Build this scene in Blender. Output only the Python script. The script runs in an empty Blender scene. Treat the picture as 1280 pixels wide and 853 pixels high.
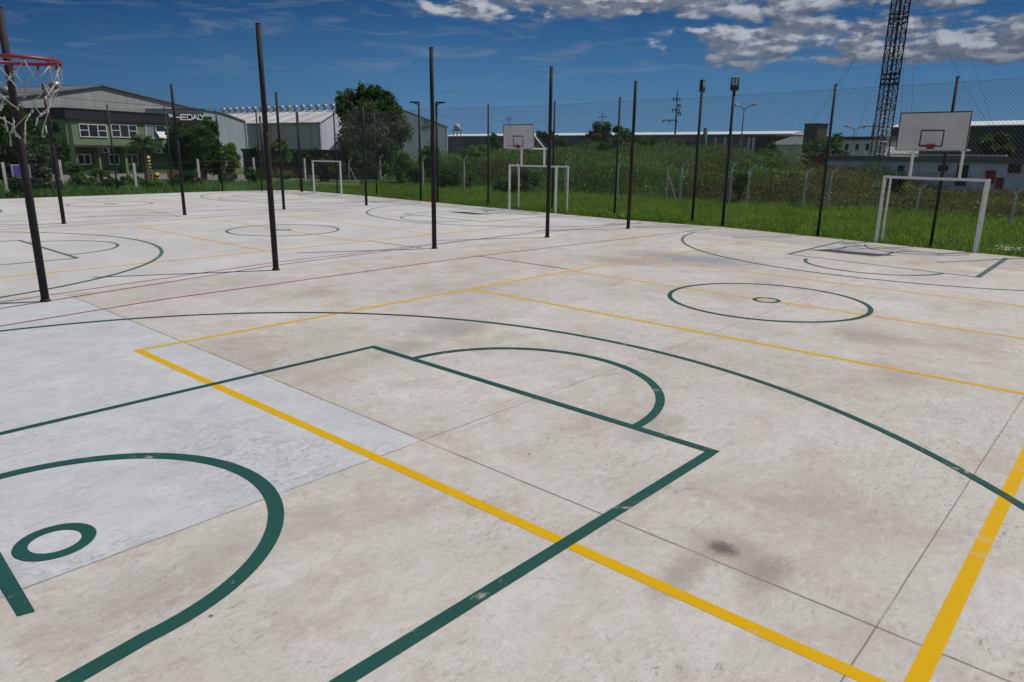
import bpy, math, numpy as np
from mathutils import Vector
R = math.radians
rng = np.random.default_rng(7)
scene = bpy.context.scene
col = scene.collection

# ------------------------------------------------------------------ camera model (solved from the court's real size)
F0, YAW, PITCH, ROLL = 889.0, 0.73173, 0.259685, 0.013085
CAM = np.array([-13.0067, -5.2496, 2.6452])
fwd = np.array([math.cos(YAW)*math.cos(PITCH), math.sin(YAW)*math.cos(PITCH), -math.sin(PITCH)])
r0 = np.array([math.sin(YAW), -math.cos(YAW), 0.0])
u0 = np.cross(r0, fwd)
rgt = math.cos(ROLL)*r0 + math.sin(ROLL)*u0
upv = -math.sin(ROLL)*r0 + math.cos(ROLL)*u0
def ray(u, v): return fwd + (u-640)/F0*rgt - (v-426.5)/F0*upv
def G(u, v, z=0.0):
    d = ray(u, v); t = (z-CAM[2])/d[2]; p = CAM + t*d
    return float(p[0]), float(p[1])
def W(u, v, dist):
    """point along the sight line at a horizontal distance"""
    d = ray(u, v); t = dist/math.hypot(d[0], d[1]); return CAM + t*d
def HZ(xy, v, u=None):
    """height at ground place xy which is seen at row v"""
    best = None
    lo, hi = -2.0, 60.0
    f = lambda z: 426.5 - F0*((np.array([xy[0], xy[1], z])-CAM)@upv)/((np.array([xy[0], xy[1], z])-CAM)@fwd)
    for _ in range(50):
        m = (lo+hi)/2
        if f(m) > v: lo = m
        else: hi = m
    return lo
cam = bpy.data.cameras.new('camera'); co = bpy.data.objects.new('camera', cam); col.objects.link(co)
from mathutils import Matrix
M = Matrix(((rgt[0], upv[0], -fwd[0], CAM[0]), (rgt[1], upv[1], -fwd[1], CAM[1]), (rgt[2], upv[2], -fwd[2], CAM[2]), (0, 0, 0, 1)))
co.matrix_world = M
cam.sensor_width = 36.0; cam.lens = 36.0*F0/1280.0; cam.clip_end = 5000; cam.clip_start = 0.05
scene.camera = co

# ------------------------------------------------------------------ materials
class NT:
    def __init__(s, name, world=False):
        s.m = bpy.data.materials.new(name); s.m.use_nodes = True; s.t = s.m.node_tree
        s.b = s.t.nodes['Principled BSDF']; s.out = s.t.nodes['Material Output']
    def n(s, typ, **kw):
        x = s.t.nodes.new(typ)
        for k, v in kw.items():
            if k.startswith('i_'):
                key = k[2:]; key = int(key) if key.isdigit() else key.replace('_', ' ')
                s.set(x.inputs[key], v)
            else: setattr(x, k, v)
        return x
    def set(s, inp, v):
        if isinstance(v, bpy.types.NodeSocket): s.t.links.new(v, inp)
        else:
            if hasattr(inp.default_value, '__len__') and not hasattr(v, '__len__'): v = [v]*len(inp.default_value)
            if hasattr(v, '__len__') and len(inp.default_value) == 4 and len(v) == 3: v = (*v, 1)
            inp.default_value = v
    def math(s, op, a, b=0.0, c=0.0, clamp=False):
        x = s.n('ShaderNodeMath', operation=op, use_clamp=clamp); s.set(x.inputs[0], a); s.set(x.inputs[1], b); s.set(x.inputs[2], c); return x.outputs[0]
    def mix(s, f, a, b, mode='MIX'):
        x = s.n('ShaderNodeMix', data_type='RGBA', blend_type=mode); x.clamp_factor = True
        s.set(x.inputs[0], f); s.set(x.inputs[6], a); s.set(x.inputs[7], b); return x.outputs[2]
    def mr(s, v, a, b, c=0.0, d=1.0, smooth=False):
        x = s.n('ShaderNodeMapRange'); x.clamp = True
        if smooth: x.interpolation_type = 'SMOOTHSTEP'
        for i, q in enumerate((v, a, b, c, d)): s.set(x.inputs[i], q)
        return x.outputs[0]
    def noise(s, vec, scale, detail=4, rough=0.55, dist=0.0, ntype='FBM'):
        x = s.n('ShaderNodeTexNoise'); s.set(x.inputs['Vector'], vec); s.set(x.inputs['Scale'], scale)
        s.set(x.inputs['Detail'], detail); s.set(x.inputs['Roughness'], rough); s.set(x.inputs['Distortion'], dist); return x.outputs[0]
    def mapv(s, vec, scale=(1, 1, 1), rot=(0, 0, 0), loc=(0, 0, 0)):
        x = s.n('ShaderNodeMapping'); s.set(x.inputs[0], vec); x.inputs[1].default_value = loc; x.inputs[2].default_value = rot; x.inputs[3].default_value = scale; return x.outputs[0]
    def bump(s, h, strength=0.3, dist=0.01):
        x = s.n('ShaderNodeBump'); s.set(x.inputs['Height'], h); s.set(x.inputs['Strength'], strength); s.set(x.inputs['Distance'], dist)
        s.t.links.new(x.outputs[0], s.b.inputs['Normal'])

def concrete_color(N, P):
    """mottled, stained cast concrete; P is the world position"""
    sep = N.n('ShaderNodeSeparateXYZ'); N.set(sep.inputs[0], P); X, Y = sep.outputs[0], sep.outputs[1]
    n1 = N.noise(P, 0.32, 5, .6); n2 = N.noise(N.mapv(P, (1, 1, 1), loc=(31, 7, 0)), 1.3, 6, .65, .6)
    c = N.mix(N.mr(n1, .35, .65), (.465, .43, .39), (.59, .56, .525))
    c = N.mix(N.mr(n2, .50, .72, 0, .6), c, (.40, .335, .29))
    n3 = N.noise(N.mapv(P, (1, 1, 1), loc=(3, 77, 0)), .8, 7, .7, .3)
    c = N.mix(N.mr(n3, .52, .7, 0, .42), c, (.72, .70, .68))
    n4 = N.noise(N.mapv(P, (1, 1.6, 1), (0, 0, .6), (13, 2, 0)), 3.6, 9, .84, 1.0)
    c = N.mix(N.mr(n4, .53, .68, 0, .45), c, (.30, .262, .238)); c = N.mix(N.mr(n4, .47, .36, 0, .35), c, (.74, .71, .68))
    n5 = N.noise(N.mapv(P, (1, 1.3, 1), (0, 0, -.4), (3, 22, 0)), 13, 8, .8, .5)
    c = N.mix(N.mr(n5, .54, .66, 0, .45), c, (.31, .27, .24)); c = N.mix(N.mr(n5, .46, .36, 0, .3), c, (.74, .71, .67)); n6 = N.noise(N.mapv(P, (1, 1, 1), loc=(41, 2, 0)), .55, 6, .72, .4); c = N.mix(N.mr(n6, .53, .66, 0, .5), c, (.355, .285, .235))
    # trowel streaks that run across the pour
    st = N.noise(N.mapv(P, (1.1, 6.5, 1), (0, 0, R(-38))), 1.7, 7, .72, .8)
    c = N.mix(N.mr(st, .55, .70, 0, .38), c, (.35, .30, .265))
    st2 = N.noise(N.mapv(P, (1.3, 8, 1), (0, 0, R(-30)), (9, 4, 0)), 2.3, 6, .7, .5)
    c = N.mix(N.mr(st2, .59, .74, 0, .10), c, (.64, .62, .60))
    # new, paler and bluer pour in the near left bay and beyond the poles
    wob = N.math('MULTIPLY', N.math('SUBTRACT', N.noise(P, 9, 3, .6), .5), .03)
    Xw = N.math('ADD', X, wob); Yw = N.math('ADD', Y, wob)
    inx = N.mr(Xw, -8.93, -8.91, 1, 0); iny = N.mr(Yw, -.46, -.44, 0, 1); iny2 = N.mr(Yw, 9.36, 9.4, 1, 0)
    bay = N.math('MULTIPLY', N.math('MULTIPLY', inx, iny), iny2)
    bl = N.noise(N.mapv(P, (1, 1, 1), loc=(5, 5, 0)), 2.2, 8, .72, .7)
    newc = N.mix(N.mr(bl, .40, .62), (.40, .425, .46), (.62, .645, .68)); newc = N.mix(N.mr(n5, .54, .66, 0, .3), newc, (.28, .29, .31)); newc = N.mix(.55, newc, (.56, .585, .62))
    newc = N.mix(N.mr(N.noise(N.mapv(P, (1, 2.5, 1), (0, 0, .4)), 3.1, 9, .78, 1.0), .55, .68, 0, .65), newc, (.27, .285, .31))
    sc_ = N.noise(N.mapv(P, (1, 2.2, 1), (0, 0, -.25), (6, 1, 0)), 8, 10, .86, 1.4); scm = N.math('MULTIPLY', N.mr(N.noise(N.mapv(P, (1, 1, 1), loc=(1.7, 4.2, 0)), 1.0, 3, .6), .44, .58), N.mr(Y, 2.2, .3, .25, 1))
    newc = N.mix(N.math('MULTIPLY', N.mr(sc_, .48, .58, 0, .9), scm), newc, (.27, .295, .34)); newc = N.mix(N.math('MULTIPLY', N.mr(sc_, .46, .38, 0, .7), scm), newc, (.75, .78, .82))
    c = N.mix(N.math('MULTIPLY', bay, .78), c, newc)
    far = N.mr(Yw, 9.4, 9.6, 0, .55)
    c = N.mix(far, c, N.mix(N.mr(n1, .35, .65), (.52, .52, .525), (.62, .62, .625)))
    # pores and grit
    g = N.noise(P, 70, 3, .7); c = N.mix(N.mr(g, .3, .7, .16, 0), c, (.12, .11, .10))
    g2 = N.noise(P, 26, 5, .75); c = N.mix(N.mr(g2, .60, .72, 0, .5), c, (.20, .17, .15))
    g3 = N.noise(N.mapv(P, (1, 2.2, 1), (0, 0, -.5)), 11, 7, .8, 1.2); gm = N.mr(N.noise(P, .6, 3, .6), .46, .6)
    c = N.mix(N.math('MULTIPLY', N.mr(g3, .55, .63, 0, .85), gm), c, (.22, .195, .18))
    sm_ = N.mr(N.noise(N.mapv(P, (1, 1, 1), loc=(17, 5, 0)), .42, 4, .65), .52, .62); sf = N.noise(N.mapv(P, (1, 3.2, 1), (0, 0, -.62), (2, 2, 0)), 6.5, 9, .82, 1.6)
    c = N.mix(N.math('MULTIPLY', N.mr(sf, .54, .62, 0, .7), sm_), c, (.25, .235, .23))
    sp = N.n('ShaderNodeTexVoronoi'); N.set(sp.inputs['Vector'], P); N.set(sp.inputs['Scale'], 2.1)
    c = N.mix(N.mr(sp.outputs['Distance'], .02, .04, .85, 0), c, (.09, .075, .065))
    sp3 = N.n('ShaderNodeTexVoronoi'); N.set(sp3.inputs['Vector'], P); N.set(sp3.inputs['Scale'], 6.3)
    c = N.mix(N.mr(sp3.outputs['Distance'], .02, .045, .6, 0), c, (.13, .105, .085))
    # saw-cut joints
    def joint(coord, at, w, lo=None, hi=None, other=None, amt=.8):
        wb = N.math('MULTIPLY', N.math('SUBTRACT', N.noise(P, 3, 5, .7), .5), .012)
        d = N.math('ABSOLUTE', N.math('SUBTRACT', N.math('ADD', coord, wb), at))
        m = N.mr(d, w*.5, w, amt, 0)
        m = N.math('MULTIPLY', m, N.mr(N.noise(P, 1.1, 4, .6), .36, .5, .55, 1))
        if False: pass
        if other is not None: m = N.math('MULTIPLY', m, N.math('MULTIPLY', N.math('GREATER_THAN', other, lo), N.math('LESS_THAN', other, hi)))
        return m
    for (cc, at, w, lo, hi, ot, am) in ((X, -8.91, .012, -30, 9.3, Y, .7), (Y, -.45, .009, -30, 5.6, X, .65), (Y, -4.45, .007, -30, 6, X, .65), (Y, 4.22, .006, -14, -4.5, X, .3),
                                     (X, -1.42, .008, -9, .5, Y, .45), (X, 5.4, .012, -9, 9, Y, .4), (Y, 9.42, .012, -14, 13, X, .5), (X, -2.1, .012, 9.4, 24, Y, .4)):
        c = N.mix(joint(cc, at, w, lo, hi, ot, am), c, (.07, .06, .055))
    ck = N.n('ShaderNodeTexVoronoi', feature='DISTANCE_TO_EDGE'); cw_ = N.n('ShaderNodeTexNoise'); N.set(cw_.inputs['Vector'], P); cw_.inputs['Scale'].default_value = 1.6; cw_.inputs['Detail'].default_value = 5
    ca_ = N.n('ShaderNodeVectorMath', operation='MULTIPLY_ADD'); N.set(ca_.inputs[0], cw_.outputs['Color']); ca_.inputs[1].default_value = (1.1, 1.1, 0); N.set(ca_.inputs[2], P); N.set(ck.inputs['Vector'], ca_.outputs[0]); ck.inputs['Scale'].default_value = .24
    c = N.mix(N.math('MULTIPLY', N.mr(ck.outputs['Distance'], .0006, .0018, .18, 0), N.mr(N.noise(P, .35, 2, .5), .5, .56)), c, (.13, .11, .10))
    # stains with shapes of their own
    blotn = N.noise(P, 34, 4, .8)
    def blot(x, y, rx, ry, rot, soft, colr, amt, ns=3.0, nd=.6):
        v = N.mapv(P, (1, 1, 1), loc=(-x, -y, 0)); v = N.mapv(v, (1/rx, 1/ry, 1), (0, 0, rot))
        ln = N.n('ShaderNodeVectorMath', operation='LENGTH'); N.set(ln.inputs[0], v)
        d = N.math('ADD', ln.outputs['Value'], N.math('ADD', N.math('MULTIPLY', N.math('SUBTRACT', N.noise(P, ns, 8, .8), .5), nd*4), N.math('MULTIPLY', N.math('SUBTRACT', blotn, .5), 1.6)))
        return N.mr(d, 1-soft, 1+soft, amt, 0), colr
    for a in ((-8.70, -3.50, .20, .30, .7, .5, (.33, .27, .235), .7, 7, .6), (-8.73, -3.40, .075, .10, .7, .5, (.08, .07, .062), .85, 12, .45), (-9.2, -3.35, .35, .10, .9, .6, (.27, .225, .195), .6, 7, .5), (-8.85, -3.75, .22, .12, .3, .6, (.22, .19, .17), .6, 10, .5),
              (3.9, 3.7, .9, 1.5, .6, .5, (.235, .245, .28), .8, 1.6, .7), (2.3, 4.6, .5, 1.0, .4, .5, (.31, .25, .2), .6, 2.0, .6), (-5.6, 2.6, .6, .4, .2, .6, (.28, .25, .23), .6, 4, .8),
              (-7.2, -1.9, .35, .2, .4, .6, (.27, .245, .23), .5, 6, .8), (-1.5, -2.2, .5, .5, .3, .6, (.28, .24, .21), .55, 4, .8),
              (-11.3, -1.0, .8, .25, .2, .7, (.29, .255, .23), .45, 4, .8), (-7.0, 2.2, .5, .25, .6, .6, (.30, .27, .245), .6, 5, .8)):
        m, colr = blot(*a); c = N.mix(m, c, colr)
    return c
def mat_concrete():
    N = NT('court_concrete'); P = N.n('ShaderNodeNewGeometry').outputs['Position']
    c = concrete_color(N, P); N.set(N.b.inputs['Base Color'], c)
    N.set(N.b.inputs['Roughness'], N.mr(N.noise(P, 2.5, 5, .7), .3, .7, .62, .85)); N.set(N.b.inputs['Specular IOR Level'], .3)
    h = N.math('ADD', N.noise(P, 45, 6, .75), N.math('MULTIPLY', N.noise(P, 5, 4, .6), 1.5)); N.bump(h, .25, .004)
    return N.m
def mat_paint(name, c1, c2, wear, scale=6):
    N = NT(name); P = N.n('ShaderNodeNewGeometry').outputs['Position']
    base = N.mix(N.noise(P, 1.6, 5, .6), c1, c2)
    base = N.mix(N.mr(N.noise(P, 30, 5, .7), .55, .75, 0, .25), base, tuple(min(1, q*1.6+.02) for q in c1))
    w = N.noise(N.mapv(P, (1, 1, 1), loc=(8, 3, 0)), scale, 8, .78, .5)
    w2 = N.noise(P, .55, 3, .6)
    th = N.math('ADD', N.math('MULTIPLY', w, 1.0), N.math('MULTIPLY', N.math('SUBTRACT', w2, .5), .5))
    sepv = N.n('ShaderNodeVectorMath', operation='DISTANCE'); N.set(sepv.inputs[0], P); sepv.inputs[1].default_value = (-9, -2, 0)
    f = N.mr(th, wear-.05, wear+.05, 0, .8)
    f = N.math('ADD', f, N.mr(sepv.outputs['Value'], 9, 28, .0, .38), clamp=True)     # paint mixes towards concrete grey with distance from the near key
    N.set(N.b.inputs['Base Color'], N.mix(f, base, (.46, .43, .40)))
    N.set(N.b.inputs['Roughness'], .75); N.set(N.b.inputs['Specular IOR Level'], .12); N.bump(N.noise(P, 50, 5, .7), .2, .003)
    return N.m
def mat_simple(name, colr, rough=.6, metal=0.0, var=.25, scale=3.0, dirt=None, bump=0, stretch=(1, 1, 1)):
    N = NT(name); tc = N.n('ShaderNodeNewGeometry').outputs['Position']; P = N.mapv(tc, stretch)
    n = N.noise(P, scale, 6, .65)
    dk = tuple(q*(1-var) for q in colr); lt = tuple(min(1, q*(1+var*.6)) for q in colr)
    c = N.mix(N.mr(n, .3, .7), dk, lt)
    if dirt: c = N.mix(N.mr(N.noise(N.mapv(tc, stretch, loc=(4, 4, 9)), scale*1.7, 7, .75, .6), .54, .68, 0, dirt[1]), c, dirt[0])
    N.set(N.b.inputs['Base Color'], c); N.set(N.b.inputs['Roughness'], rough); N.set(N.b.inputs['Metallic'], metal)
    if bump: N.bump(N.noise(tc, scale*8, 5, .7), bump, .01)
    return N.m
def mat_leaf(name, a, b, tr=.35, scale=.7):
    N = NT(name); g = N.n('ShaderNodeNewGeometry')
    rnd = g.outputs['Random Per Island']
    c = N.mix(rnd, a, b); c = N.mix(N.mr(N.noise(g.outputs['Position'], scale, 3, .6), .35, .65), c, tuple(q*.72 for q in a))
    N.set(N.b.inputs['Base Color'], c); N.set(N.b.inputs['Roughness'], .6); N.set(N.b.inputs['Specular IOR Level'], .25)
    t = N.n('ShaderNodeBsdfTranslucent'); N.set(t.inputs[0], N.mix(.5, c, (b[0]*1.3, b[1]*1.5, b[2]*.7)))
    ms = N.n('ShaderNodeMixShader'); N.set(ms.inputs[0], tr); N.t.links.new(N.b.outputs[0], ms.inputs[1]); N.t.links.new(t.outputs[0], ms.inputs[2])
    N.t.links.new(ms.outputs[0], N.out.inputs[0]); return N.m
def mat_ribbed(name, colr, pitch, axis, rough=.5, streak=None, metal=.0, var=.15):
    """corrugated sheet: ribs along the height, axis = (ax, ay) direction of the wall"""
    N = NT(name); P = N.n('ShaderNodeNewGeometry').outputs['Position']
    d = N.n('ShaderNodeVectorMath', operation='DOT_PRODUCT'); N.set(d.inputs[0], P); d.inputs[1].default_value = (axis[0], axis[1], 0)
    s = d.outputs['Value']; w = N.math('SINE', N.math('MULTIPLY', s, 2*math.pi/pitch))
    n = N.noise(N.mapv(P, (1, 1, .12)), .8, 5, .6)
    c = N.mix(N.mr(n, .3, .7), tuple(q*(1-var) for q in colr), tuple(min(1, q*(1+var)) for q in colr))
    if streak: c = N.mix(N.mr(N.noise(N.mapv(P, (1, 1, .03)), .45, 3, .6), .56, .66, 0, .6), c, streak)
    N.set(N.b.inputs['Base Color'], c); N.set(N.b.inputs['Roughness'], rough); N.set(N.b.inputs['Metallic'], metal); N.bump(w, .5, pitch*.08)
    return N.m

MT = {}
MT['concrete'] = mat_concrete()
MT['green_paint'] = mat_paint('court_green_paint', (.014, .062, .052), (.022, .092, .077), .665)
MT['yellow_paint'] = mat_paint('court_yellow_paint', (.58, .325, .001), (.66, .39, .002), .655)
MT['red_paint'] = mat_paint('court_red_paint', (.17, .012, .02), (.24, .022, .032), .66)
MT['pole'] = mat_simple('dark_pole_paint', (.012, .010, .012), .8, 0, .4, 2, ((.06, .03, .02), .6))
MT['green_post'] = mat_simple('fence_post_paint', (.012, .022, .024), .75, 0, .4, 2, ((.07, .06, .05), .5))
MT['wire'] = mat_simple('coated_wire', (.055, .075, .07), .6, 0, .2)
MT['cable'] = mat_simple('black_cable', (.02, .02, .022), .6)
MT['white_metal'] = mat_simple('white_goal_paint', (.70, .70, .69), .45, 0, .12, 3, ((.33, .26, .2), .45))
MT['board'] = mat_simple('backboard_white', (.60, .585, .56), .5, 0, .10, 1.5, ((.42, .40, .37), .5))
MT['black'] = mat_simple('black_line', (.012, .012, .014), .5)
MT['red'] = mat_simple('rim_red', (.19, .006, .012), .45, 0, .2, 8, ((.16, .02, .02), .5))
MT['net'] = mat_simple('net_cord', (.40, .39, .38), .85, 0, .25, 30)
MT['post_concrete'] = mat_simple('post_concrete', (.58, .56, .52), .85, 0, .25, 2, ((.22, .2, .17), .6))
MT['green_wall'] = mat_simple('green_render', (.150, .220, .120), .85, 0, .14, .7, ((.10, .14, .09), .5))
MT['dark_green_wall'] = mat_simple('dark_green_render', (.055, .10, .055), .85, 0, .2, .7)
MT['glass'] = mat_simple('window_glass', (.02, .028, .035), .08, 0, .3, .4)
MT['frame'] = mat_simple('window_frame', (.62, .63, .62), .5)
MT['lettering'] = mat_simple('sign_letters', (.78, .78, .78), .5)
MT['blind'] = mat_simple('window_blind', (.22, .25, .27), .8)
MT['brick'] = mat_simple('red_brick', (.16, .06, .045), .9, 0, .35, 3)
MT['dark_wall'] = mat_simple('dark_wall', (.035, .036, .038), .9, 0, .3, 1)
MT['white_wall'] = mat_simple('white_render', (.80, .80, .80), .85, 0, .18, .8, ((.22, .21, .2), .6))
MT['grey_roof'] = mat_simple('grey_roof', (.13, .14, .15), .7, 0, .2, .8)
MT['white_roof'] = mat_simple('white_roof', (.72, .74, .75), .5, 0, .1, .6)
MT['grey_tower'] = mat_simple('block_render', (.10, .095, .085), .9, 0, .3, 1)
MT['blue_wall'] = mat_simple('blue_grey_wall', (.15, .16, .19), .8, 0, .3, .25, ((.15, .14, .15), .5), 0, (1, 1, .3))
MT['dusk_green_wall'] = mat_simple('green_grey_wall', (.045, .065, .06), .8, 0, .3, .25)
MT['steel'] = mat_simple('mast_steel', (.05, .06, .07), .45, .3, .4, 3)
MT['steel_white'] = mat_simple('mast_white', (.45, .46, .47), .5, .1, .3, 3)
MT['galv'] = mat_simple('galvanised', (.30, .31, .32), .45, .5, .3, 5)
MT['stripe_y'] = mat_simple('stripe_yellow', (.42, .27, .02), .5, 0, .15)
MT['purple'] = mat_simple('sign_purple', (.12, .07, .42), .5, 0, .3, 9)
MT['truck_red'] = mat_simple('container_red', (.30, .022, .02), .5, 0, .2, 1)
MT['bark'] = mat_simple('bark', (.12, .09, .07), .95, 0, .4, 5, None, .5)
MT['soil'] = mat_simple('dirt', (.17, .14, .11), .95, 0, .3, .5)
MT['gravel'] = mat_simple('gravel_yard', (.17, .16, .145), .95, 0, .25, .8)
MT['rubble'] = mat_simple('rubble', (.50, .48, .45), .9, 0, .3, 6)
MT['tank'] = mat_simple('water_tank', (.45, .47, .5), .6)
MT['lens'] = mat_simple('lamp_glass', (.35, .36, .35), .3)
MT['leaf_dark'] = mat_leaf('leaves_dark', (0.026, 0.067, 0.018), (0.075, 0.149, 0.045))
MT['leaf_mid'] = mat_leaf('leaves_mid', (0.052, 0.121, 0.028), (0.147, 0.276, 0.061))
MT['leaf_olive'] = mat_leaf('leaves_olive', (0.061, 0.081, 0.061), (0.135, 0.176, 0.121), .25)
MT['leaf_bright'] = mat_leaf('leaves_bright', (0.072, 0.144, 0.024), (0.180, 0.288, 0.060))
MT['grass'] = mat_leaf('grass_blades', (.09, .17, .018), (.24, .36, .05), .4, .45)
MT['weed'] = mat_leaf('weeds', (0.098, 0.111, 0.039), (0.202, 0.195, 0.085), .3, .35)
MT['weed_green'] = mat_leaf('weeds_green', (0.069, 0.156, 0.039), (0.176, 0.332, 0.098), .3, .35)
MT['flower'] = mat_leaf('seed_heads', (.35, .36, .25), (.55, .55, .42), .3)

# ------------------------------------------------------------------ mesh helpers
class MB:
    def __init__(s): s.v = []; s.f = []; s.mi = []
    def add(s, vs, fs, mi=0):
        k = len(s.v); s.v += [tuple(map(float, v)) for v in vs]; s.f += [tuple(i+k for i in f) for f in fs]; s.mi += [mi]*len(fs); return s
    def box(s, a, b, mi=0):
        x0, y0, z0 = a; x1, y1, z1 = b
        return s.add([(x0, y0, z0), (x1, y0, z0), (x1, y1, z0), (x0, y1, z0), (x0, y0, z1), (x1, y0, z1), (x1, y1, z1), (x0, y1, z1)],
                     [(0, 3, 2, 1), (4, 5, 6, 7), (0, 1, 5, 4), (1, 2, 6, 5), (2, 3, 7, 6), (3, 0, 4, 7)], mi)
    def obox(s, c, t, n, ls, ln, z0, z1, mi=0):
        """box round centre c, half sizes ls along t and ln along n, from z0 to z1"""
        c = np.array(c[:2]); t = np.array(t[:2]); n = np.array(n[:2])
        q = [c-ls*t-ln*n, c+ls*t-ln*n, c+ls*t+ln*n, c-ls*t+ln*n]
        return s.add([(*p, z0) for p in q]+[(*p, z1) for p in q], [(0, 3, 2, 1), (4, 5, 6, 7), (0, 1, 5, 4), (1, 2, 6, 5), (2, 3, 7, 6), (3, 0, 4, 7)], mi)
    def tube(s, pts, r, n=8, caps=True, mi=0, closed=False):
        pts = [np.array(p, float) for p in pts]; m = len(pts)
        rs = [r]*m if not hasattr(r, '__len__') else r
        k = len(s.v)
        for i, p in enumerate(pts):
            if closed: d = pts[(i+1) % m]-pts[i-1]
            else: d = pts[min(i+1, m-1)]-pts[max(i-1, 0)]
            d = d/(np.linalg.norm(d)+1e-12); a = np.array([0, 0, 1.]) if abs(d[2]) < .9 else np.array([1., 0, 0])
            x = np.cross(d, a); x /= np.linalg.norm(x); y = np.cross(d, x)
            for j in range(n):
                t = 2*math.pi*j/n; s.v.append(tuple(p+rs[i]*(math.cos(t)*x+math.sin(t)*y)))
        segs = m if closed else m-1
        for i in range(segs):
            for j in range(n):
                a = k+i*n; b = k+((i+1) % m)*n; s.f.append((a+j, a+(j+1) % n, b+(j+1) % n, b+j)); s.mi.append(mi)
        if caps and not closed:
            s.f.append(tuple(k+j for j in range(n))[::-1]); s.f.append(tuple(k+(m-1)*n+j for j in range(n))); s.mi += [mi, mi]
        return s
    def build(s, name, mat, parent=None, smooth=False, loc=None):
        me = bpy.data.meshes.new(name)
        me.from_pydata(s.v, [], s.f)
        for q in (mat if isinstance(mat, (list, tuple)) else [mat]): me.materials.append(MT[q] if isinstance(q, str) else q)
        if any(s.mi): me.polygons.foreach_set('material_index', s.mi)
        if smooth: me.polygons.foreach_set('use_smooth', [True]*len(me.polygons))
        me.update(); o = bpy.data.objects.new(name, me); col.objects.link(o)
        if parent is not None:
            o.parent = parent; o.matrix_parent_inverse = Matrix.Translation(-Vector(parent.location)) if parent.rotation_euler.z == 0 and parent.parent is None else Matrix()
        return o
def tag(o, label=None, cat=None, group=None, kind=None):
    if label: o['label'] = label
    if cat: o['category'] = cat
    if group: o['group'] = group
    if kind: o['kind'] = kind
    return o
def empty(name, loc=(0, 0, 0), label=None, cat=None, group=None):
    e = bpy.data.objects.new(name, None); e.location = loc; col.objects.link(e); e.empty_display_size = .3
    return tag(e, label, cat, group)
def copy_thing(root, loc, rz=None, label=None):
    """copies a thing, its parts and their sub-parts"""
    c = root.copy(); col.objects.link(c); c.location = loc
    if rz is not None: c.rotation_euler = (0, 0, rz)
    if label: c['label'] = label
    def rec(src, dst):
        for ch in list(src.children):
            if ch == dst: continue
            d = ch.copy(); col.objects.link(d); d.parent = dst; d.matrix_parent_inverse = ch.matrix_parent_inverse.copy(); rec(ch, d)
    rec(root, c); return c
def quadmesh(name, V, mat, parent=None, k=4):
    """V: (n,k,3) array of separate faces"""
    n = V.shape[0]; me = bpy.data.meshes.new(name)
    me.vertices.add(n*k); me.vertices.foreach_set('co', V.reshape(-1).astype(np.float32))
    me.loops.add(n*k); me.loops.foreach_set('vertex_index', np.arange(n*k, dtype=np.int32))
    me.polygons.add(n); me.polygons.foreach_set('loop_start', np.arange(0, n*k, k, dtype=np.int32)); me.polygons.foreach_set('loop_total', np.full(n, k, dtype=np.int32))
    me.materials.append(MT[mat]); me.update(calc_edges=True); me.validate()
    o = bpy.data.objects.new(name, me); col.objects.link(o)
    if parent is not None: o.parent = parent; o.matrix_parent_inverse = Matrix.Translation(-Vector(parent.location))
    return o

# ------------------------------------------------------------------ sun, sky
SUN_DIR = Vector((0.83, -0.455, 0)); SUN_DIR.normalize(); EL = R(55)
sv = Vector((SUN_DIR.x*math.cos(EL), SUN_DIR.y*math.cos(EL), math.sin(EL)))
sun = bpy.data.lights.new('sun', 'SUN'); sun.energy = 4.1; sun.angle = R(.53); sun.color = (1, .955, .89)
so = bpy.data.objects.new('sun', sun); col.objects.link(so); so.rotation_euler = sv.to_track_quat('Z', 'Y').to_euler(); so.location = (0, 0, 40)
w = bpy.data.worlds.new('World'); scene.world = w; w.use_nodes = True
class WT(NT):
    def __init__(s): s.t = w.node_tree
N = WT(); bg = w.node_tree.nodes['Background']
sky = N.n('ShaderNodeTexSky', sky_type='NISHITA', sun_disc=False, sun_elevation=EL, altitude=50, air_density=1.0, dust_density=.6, ozone_density=2.5)
sky.sun_rotation = math.atan2(SUN_DIR.x, SUN_DIR.y)
gv = N.n('ShaderNodeTexCoord').outputs['Generated']
sp = N.n('ShaderNodeSeparateXYZ'); N.set(sp.inputs[0], gv)
az = N.math('MULTIPLY', N.math('ARCTAN2', sp.outputs[1], sp.outputs[0]), 180/math.pi)
el = N.math('MULTIPLY', N.math('ARCSINE', sp.outputs[2]), 180/math.pi)
# deep, polarised blue low in the sky; the sky texture itself above
RV = N.n('ShaderNodeValToRGB'); N.set(RV.inputs[0], N.mr(el, -2, 22)); cr = RV.color_ramp
cr.elements[0].position = 0; cr.elements[0].color = (1.55, 3.4, 6.0, 1); cr.elements[1].position = 1; cr.elements[1].color = (.16, .60, 1.9, 1)
for p_, c_ in ((.18, (1.4, 3.2, 5.7, 1)), (.32, (.85, 2.5, 5.0, 1)), (.46, (.42, 1.6, 3.9, 1)), (.62, (.17, .85, 2.5, 1))):
    e_ = cr.elements.new(p_); e_.color = c_
low = N.mix(1.0, RV.outputs[0], N.mix(N.mr(az, 48, 82, 0, 1), (1, 1, 1), (.50, .58, .66)), 'MULTIPLY')
base = N.mix(N.mr(el, 14, 32, 0, 1, True), low, sky.outputs[0])
cv = N.n('ShaderNodeCombineXYZ'); N.set(cv.inputs[0], N.math('MULTIPLY', az, .11)); N.set(cv.inputs[1], N.math('MULTIPLY', el, .26))
cvec = cv.outputs[0]
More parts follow.
